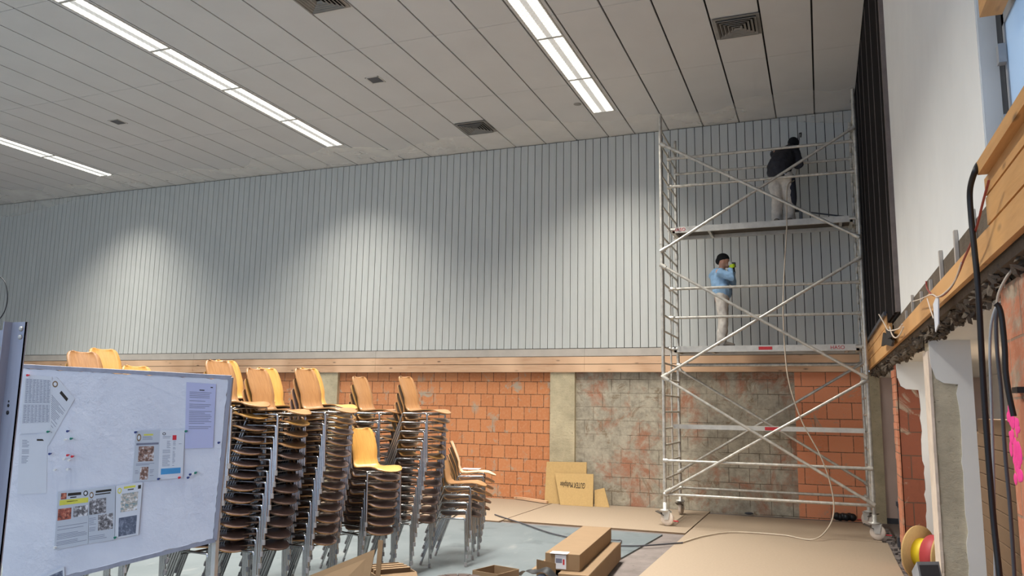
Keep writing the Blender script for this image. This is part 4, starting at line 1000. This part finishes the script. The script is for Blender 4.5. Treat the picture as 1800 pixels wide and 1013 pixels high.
# ------------------------------------------------------------------ people
FOLD = bpy.data.textures.new('cloth_folds', 'CLOUDS'); FOLD.noise_scale = .11; FOLD.noise_depth = 2
def organic(name, parts, mats, parent=None, voxel=.012, sm=4, loc=None, folds=0):
    """parts: list of (points, radii) or ('ball', c, r): fused into one continuous surface"""
    mb = MB()
    for p in parts:
        if p[0] == 'ball': mb.ball(p[1], p[2], 0, 10)
        else:
            pts, rs = p; mb.tube(pts, rs, 12, 0)
            mb.ball(pts[0], rs[0], 0, 6); mb.ball(pts[-1], rs[-1], 0, 6)
    if parent: o = mb.build(name, mats, parent)
    else:
        o = bpy.data.objects.new(name, mb.mesh(name, mats, loc)); COL.objects.link(o); o.location = loc
    r = o.modifiers.new('remesh', 'REMESH'); r.mode = 'VOXEL'; r.voxel_size = voxel; r.use_smooth_shade = True
    s = o.modifiers.new('smooth', 'SMOOTH'); s.factor = .5; s.iterations = sm
    if folds:
        d = o.modifiers.new('folds', 'DISPLACE'); d.texture = FOLD; d.strength = folds; d.mid_level = .5
    return o
def hand(wrist, dirv, palm_n, curl, s=1.0):
    """palm and five fingers as tapered tubes; dirv: pointing direction, palm_n: palm normal"""
    d = Vector(dirv).normalized(); n = Vector(palm_n).normalized(); sd = d.cross(n).normalized(); W = Vector(wrist); out = []
    for k in range(4): out.append(([W+sd*(k-1.5)*.012*s, W+d*.085*s+sd*(k-1.5)*.019*s], [.015*s, .0125*s]))
    for k, ln in enumerate((.070, .080, .075, .058)):
        b = W+d*.085*s+sd*(k-1.5)*.021*s; p1 = b+(d*math.cos(curl)+n*math.sin(curl))*ln*.5*s; p2 = p1+(d*math.cos(curl*2.1)+n*math.sin(curl*2.1))*ln*.5*s
        out.append(([b, p1, p2], [.0105*s, .0095*s, .0085*s]))
    b = W+d*.03*s-sd*.03*s; p1 = b+(d*.6-sd*.6+n*.5).normalized()*.035*s; out.append(([b, p1, p1+(d*.8+n*.6).normalized()*.03*s], [.013*s, .011*s, .0095*s]))
    return out
V = Vector
# person in the blue hoodie on the lower deck, facing right
X1, Y1, Z1 = -1.45, 12.98, 2.675
def p1(x, y, z): return V((X1+x, Y1+y, Z1+z))
hip = {s: p1(.0, s*.075, .80) for s in (-1, 1)}
knee = {-1: p1(.035, -.09, .43), 1: p1(.0, .09, .43)}
ank = {-1: p1(.0, -.10, .075), 1: p1(-.05, .10, .075)}
sh = {s: p1(-.02, s*.165, 1.205) for s in (-1, 1)}
elb = {-1: p1(.195, -.20, 1.09), 1: p1(.18, .20, 1.07)}
wr = {-1: p1(.155, -.075, 1.255), 1: p1(.165, .06, 1.25)}
hd = p1(.045, 0, 1.395)
body = [([p1(0, 0, .78), p1(-.005, 0, .95), p1(-.015, 0, 1.1), p1(-.01, 0, 1.22)], [.115, .11, .125, .09]),
        ([p1(-.005, 0, 1.2), p1(.02, 0, 1.32)], [.055, .05]),
        ('ball', hd, (.092, .075, .105)), ('ball', hd+V((.055, 0, -.055)), (.042, .05, .05)), ('ball', hd+V((.096, 0, -.012)), (.016, .013, .022)),
        ('ball', hd+V((.0, .075, -.01)), (.02, .012, .03)), ('ball', hd+V((.0, -.075, -.01)), (.02, .012, .03))]
for s in (-1, 1):
    body += [([hip[s], knee[s], ank[s]], [.078, .052, .036]), ([ank[s]+V((-.03, 0, -.04)), ank[s]+V((.13, 0, -.05))], [.035, .028]),
             ([sh[s], elb[s], wr[s]], [.05, .04, .028])]
    body += [(a, b) for a, b in hand(wr[s], (.25, -s*.25, .95), (.5, -s*.85, 0), .9, .85)]
per1 = organic('person', body, M['skin'], None, .010, 3, (X1, Y1, Z1-.0))
tag(per1, 'person in light blue hoodie, black beanie and pale trousers standing on the lower scaffold deck', 'person')
hood = [([p1(.01, -.03, .905), p1(.01, .03, .905)], [.15, .15]), ([p1(.01, 0, .905), p1(-.02, 0, 1.0), p1(-.03, 0, 1.12), p1(-.02, 0, 1.22)], [.152, .148, .148, .095]),
        ([p1(-.07, -.09, 1.24), p1(-.13, 0, 1.17), p1(-.07, .09, 1.24)], [.05, .075, .05]), ([p1(.02, -.07, 1.25), p1(.05, 0, 1.22), p1(.02, .07, 1.25)], [.032, .035, .032])]
for s in (-1, 1): hood += [([p1(-.02, s*.12, 1.19), sh[s], elb[s], wr[s]-V((0,0,.02))], [.07, .075, .068, .050])]
organic('hoodie', hood, M['hoodie'], per1, .013, 5, None, .035)
tr = [([p1(0, -.05, .83), p1(0, .05, .83)], [.12, .12])]
for s in (-1, 1): tr += [([hip[s]+V((0,0,.02)), (hip[s]+knee[s])/2, knee[s], (knee[s]+ank[s])/2, ank[s]+V((0,0,-.02))], [.105, .095, .078, .076, .068])]
organic('trousers', tr, M['trouser'], per1, .013, 4, None, .035)
organic('beanie', [('ball', hd+V((-.014, 0, .062)), (.100, .088, .080)), ([hd+V((.05, 0, .05)), hd+V((-.075, 0, .012))], [.045, .062])], M['beanie'], per1, .012, 3)
organic('face_mask', [('ball', hd+V((.100, 0, -.045)), (.046, .052, .052)), ('ball', hd+V((.12, .03, -.06)), (.025, .025, .025)), ('ball', hd+V((.12, -.03, -.06)), (.025, .025, .025))], M['mask'], per1, .008, 2)
for s in (-1, 1):
    organic('glove', [(a, [r*1.25 for r in b]) for a, b in hand(wr[s], (.25, -s*.25, .95), (.5, -s*.85, 0), .9, .85)], M['glove'], per1, .007, 1)
    organic('shoe', [([ank[s]+V((-.05, 0, -.025)), ank[s]+V((.05, 0, -.03)), ank[s]+V((.17, 0, -.045))], [.05, .048, .03])], M['shoe'], per1, .01, 2)
tool = MB().box((X1+.17, Y1-.035, Z1+1.30), (X1+.23, Y1+.035, Z1+1.37)).tube([(X1+.2, Y1, Z1+1.33), (X1+.20, Y1, Z1+1.22)], .016, 8)
whole('hand_tool', tool, M['black'], 'small black tool held up in lime gloves by the person in the blue hoodie', 'tool')
# person in the dark jacket on the upper deck, back to the camera, bending to the right
X2, Y2, Z2 = -.47, 12.90, 4.612
def p2(x, y, z): return V((X2+x, Y2+y, Z2+z))
hip = {-1: p2(-.10, 0, .74), 1: p2(.075, .0, .74)}
knee = {-1: p2(-.075, -.03, .40), 1: p2(.12, .0, .40)}
ank = {-1: p2(-.09, .03, .07), 1: p2(.10, .05, .07)}
wa = p2(-.01, -.01, .82); ch = p2(.07, .13, 1.14); nk = p2(.15, .21, 1.30); hd = p2(.20, .27, 1.375)
sh = {-1: p2(-.08, .13, 1.21), 1: p2(.22, .14, 1.18)}
elb = {-1: p2(-.05, .34, 1.06), 1: p2(.265, .10, .97)}
wr = {-1: p2(.13, .50, 1.16), 1: p2(.27, .33, 1.08)}
body = [([p2(-.01, 0, .74), wa, ch, nk], [.12, .12, .14, .075]), ([nk, hd], [.055, .05]), ('ball', hd, (.078, .095, .105)), ('ball', hd+V((.02, .06, -.05)), (.05, .045, .05)), ('ball', hd+V((.03, .1, -.01)), (.014, .018, .022)),
        ('ball', hd+V((-.077, .0, -.01)), (.012, .02, .03)), ('ball', hd+V((.077, .0, -.01)), (.012, .02, .03))]
hands2 = {}
for s in (-1, 1):
    body += [([hip[s], knee[s], ank[s]], [.085, .058, .04]), ([ank[s]+V((0, -.04, -.035)), ank[s]+V((.0, .13, -.045))], [.036, .03]), ([sh[s], elb[s], wr[s]], [.055, .044, .03])]
    body += [(a, b) for a, b in hand(wr[s], (.1*-s, .8, .3), (-s, 0, 0), .8, .95)]
per2 = organic('person', body, M['skin'], None, .011, 3, (X2, Y2, Z2))
tag(per2, 'person in dark jacket bending towards the wall on the upper scaffold deck, back turned', 'person')
jk = [([p2(-.035, 0, .84), p2(-.035, .0, .92), p2(.02, .07, 1.04), ch, nk+V((-.02, -.02, -.03))], [.185, .195, .190, .175, .10])]
for s in (-1, 1): jk += [([ch+V((s*.08, 0, .06)), sh[s], elb[s], wr[s]], [.10, .092, .082, .05])]
jk += [([nk+V((-.07, -.03, .0)), nk+V((.03, -.06, -.02)), nk+V((.09, 0, 0))], [.05, .055, .05])]
organic('jacket', jk, M['jacket'], per2, .014, 5, None, .035)
tr = [([p2(-.06, 0, .76), p2(.05, 0, .76)], [.135, .135])]
for s in (-1, 1): tr += [([hip[s], (hip[s]+knee[s])/2, knee[s], (knee[s]+ank[s])/2, ank[s]+V((0,0,.0))], [.118, .105, .088, .086, .088])]
organic('trousers', tr, M['trouser'], per2, .013, 4, None, .035)
s = 1; organic('trouser_shade', [([hip[s]+V((.06, -.015, 0)), (hip[s]+knee[s])/2+V((.05, -.02, 0)), knee[s]+V((.04, -.02, 0)), (knee[s]+ank[s])/2+V((.04, -.01, 0))], [.075, .072, .065, .05])], M['leg_shade'], per2, .012, 3)  # dark layer over the right leg, painting in its shaded side
m = MB().tube([p2(-.17+.32*k/10, -.03-.115*math.sin(math.pi*k/10), .785-.012*abs(k-5)/5) for k in range(11)], .014, 8); m.build('belt', M['paper'], per2)
organic('hair', [('ball', hd+V((-.005, -.02, .025)), (.09, .10, .10))], M['beanie'], per2, .012, 2)
for s in (-1, 1):
    organic('glove', [(a, [r*1.2 for r in b]) for a, b in hand(wr[s], (.1*-s, .8, .3), (-s, 0, 0), .8, .95)], M['dgrey'], per2, .008, 1)
    organic('shoe', [([ank[s]+V((0, -.06, -.02)), ank[s]+V((0, .05, -.025)), ank[s]+V((.0, .17, -.04))], [.052, .05, .032])], M['shoe'], per2, .01, 2)
g0 = at(1404, 258, Y=13.45); g1 = at(1405, 236, Y=13.75)
gun = thing('spray_gun', 'slim paint spray lance held against the boards by the person in dark jacket', 'spray gun', (g0.x, g0.y, g0.z-.5))
MB().tube([wr[1]+V((0, .1, .02)), V((g0.x, 13.40, g0.z-.1)), V((g0.x, 13.5, g0.z))], .011, 8).build('gun_handle', M['dgrey'], gun)
MB().tube([V((g0.x, 13.5, g0.z)), V((g1.x, 13.72, g1.z))], .008, 8).build('lance', M['dgrey'], gun)
MB().tube([V((g1.x, 13.72, g1.z)), V((g1.x+.03, 13.75, g1.z+.02)), V((g1.x+.02, 13.8, g1.z-.04))], .012, 8).build('tip', M['black'], gun)
# rod and small stand on the upper deck
r0, r1 = at(1402, 371, Y=13.15), at(1494, 382, Y=13.15)
whole('roller_pole', MB().tube([r0, r1], .012, 8).box((r0.x-.05, r0.y-.02, r0.z-.015), (r0.x+.02, r0.y+.02, r0.z+.02)), M['dgrey'], 'dark thin pole propped on the upper deck right of the bending person', 'pole')
s0 = at(1408, 385, Y=13.15)
whole('paint_can', MB().lathe([(.028, 4.600), (.028, r0.z-.01), (.02, r0.z)], (s0.x, s0.y, 0)), M['lgrey'], 'slim grey canister standing on the upper deck beside the bending person', 'canister')
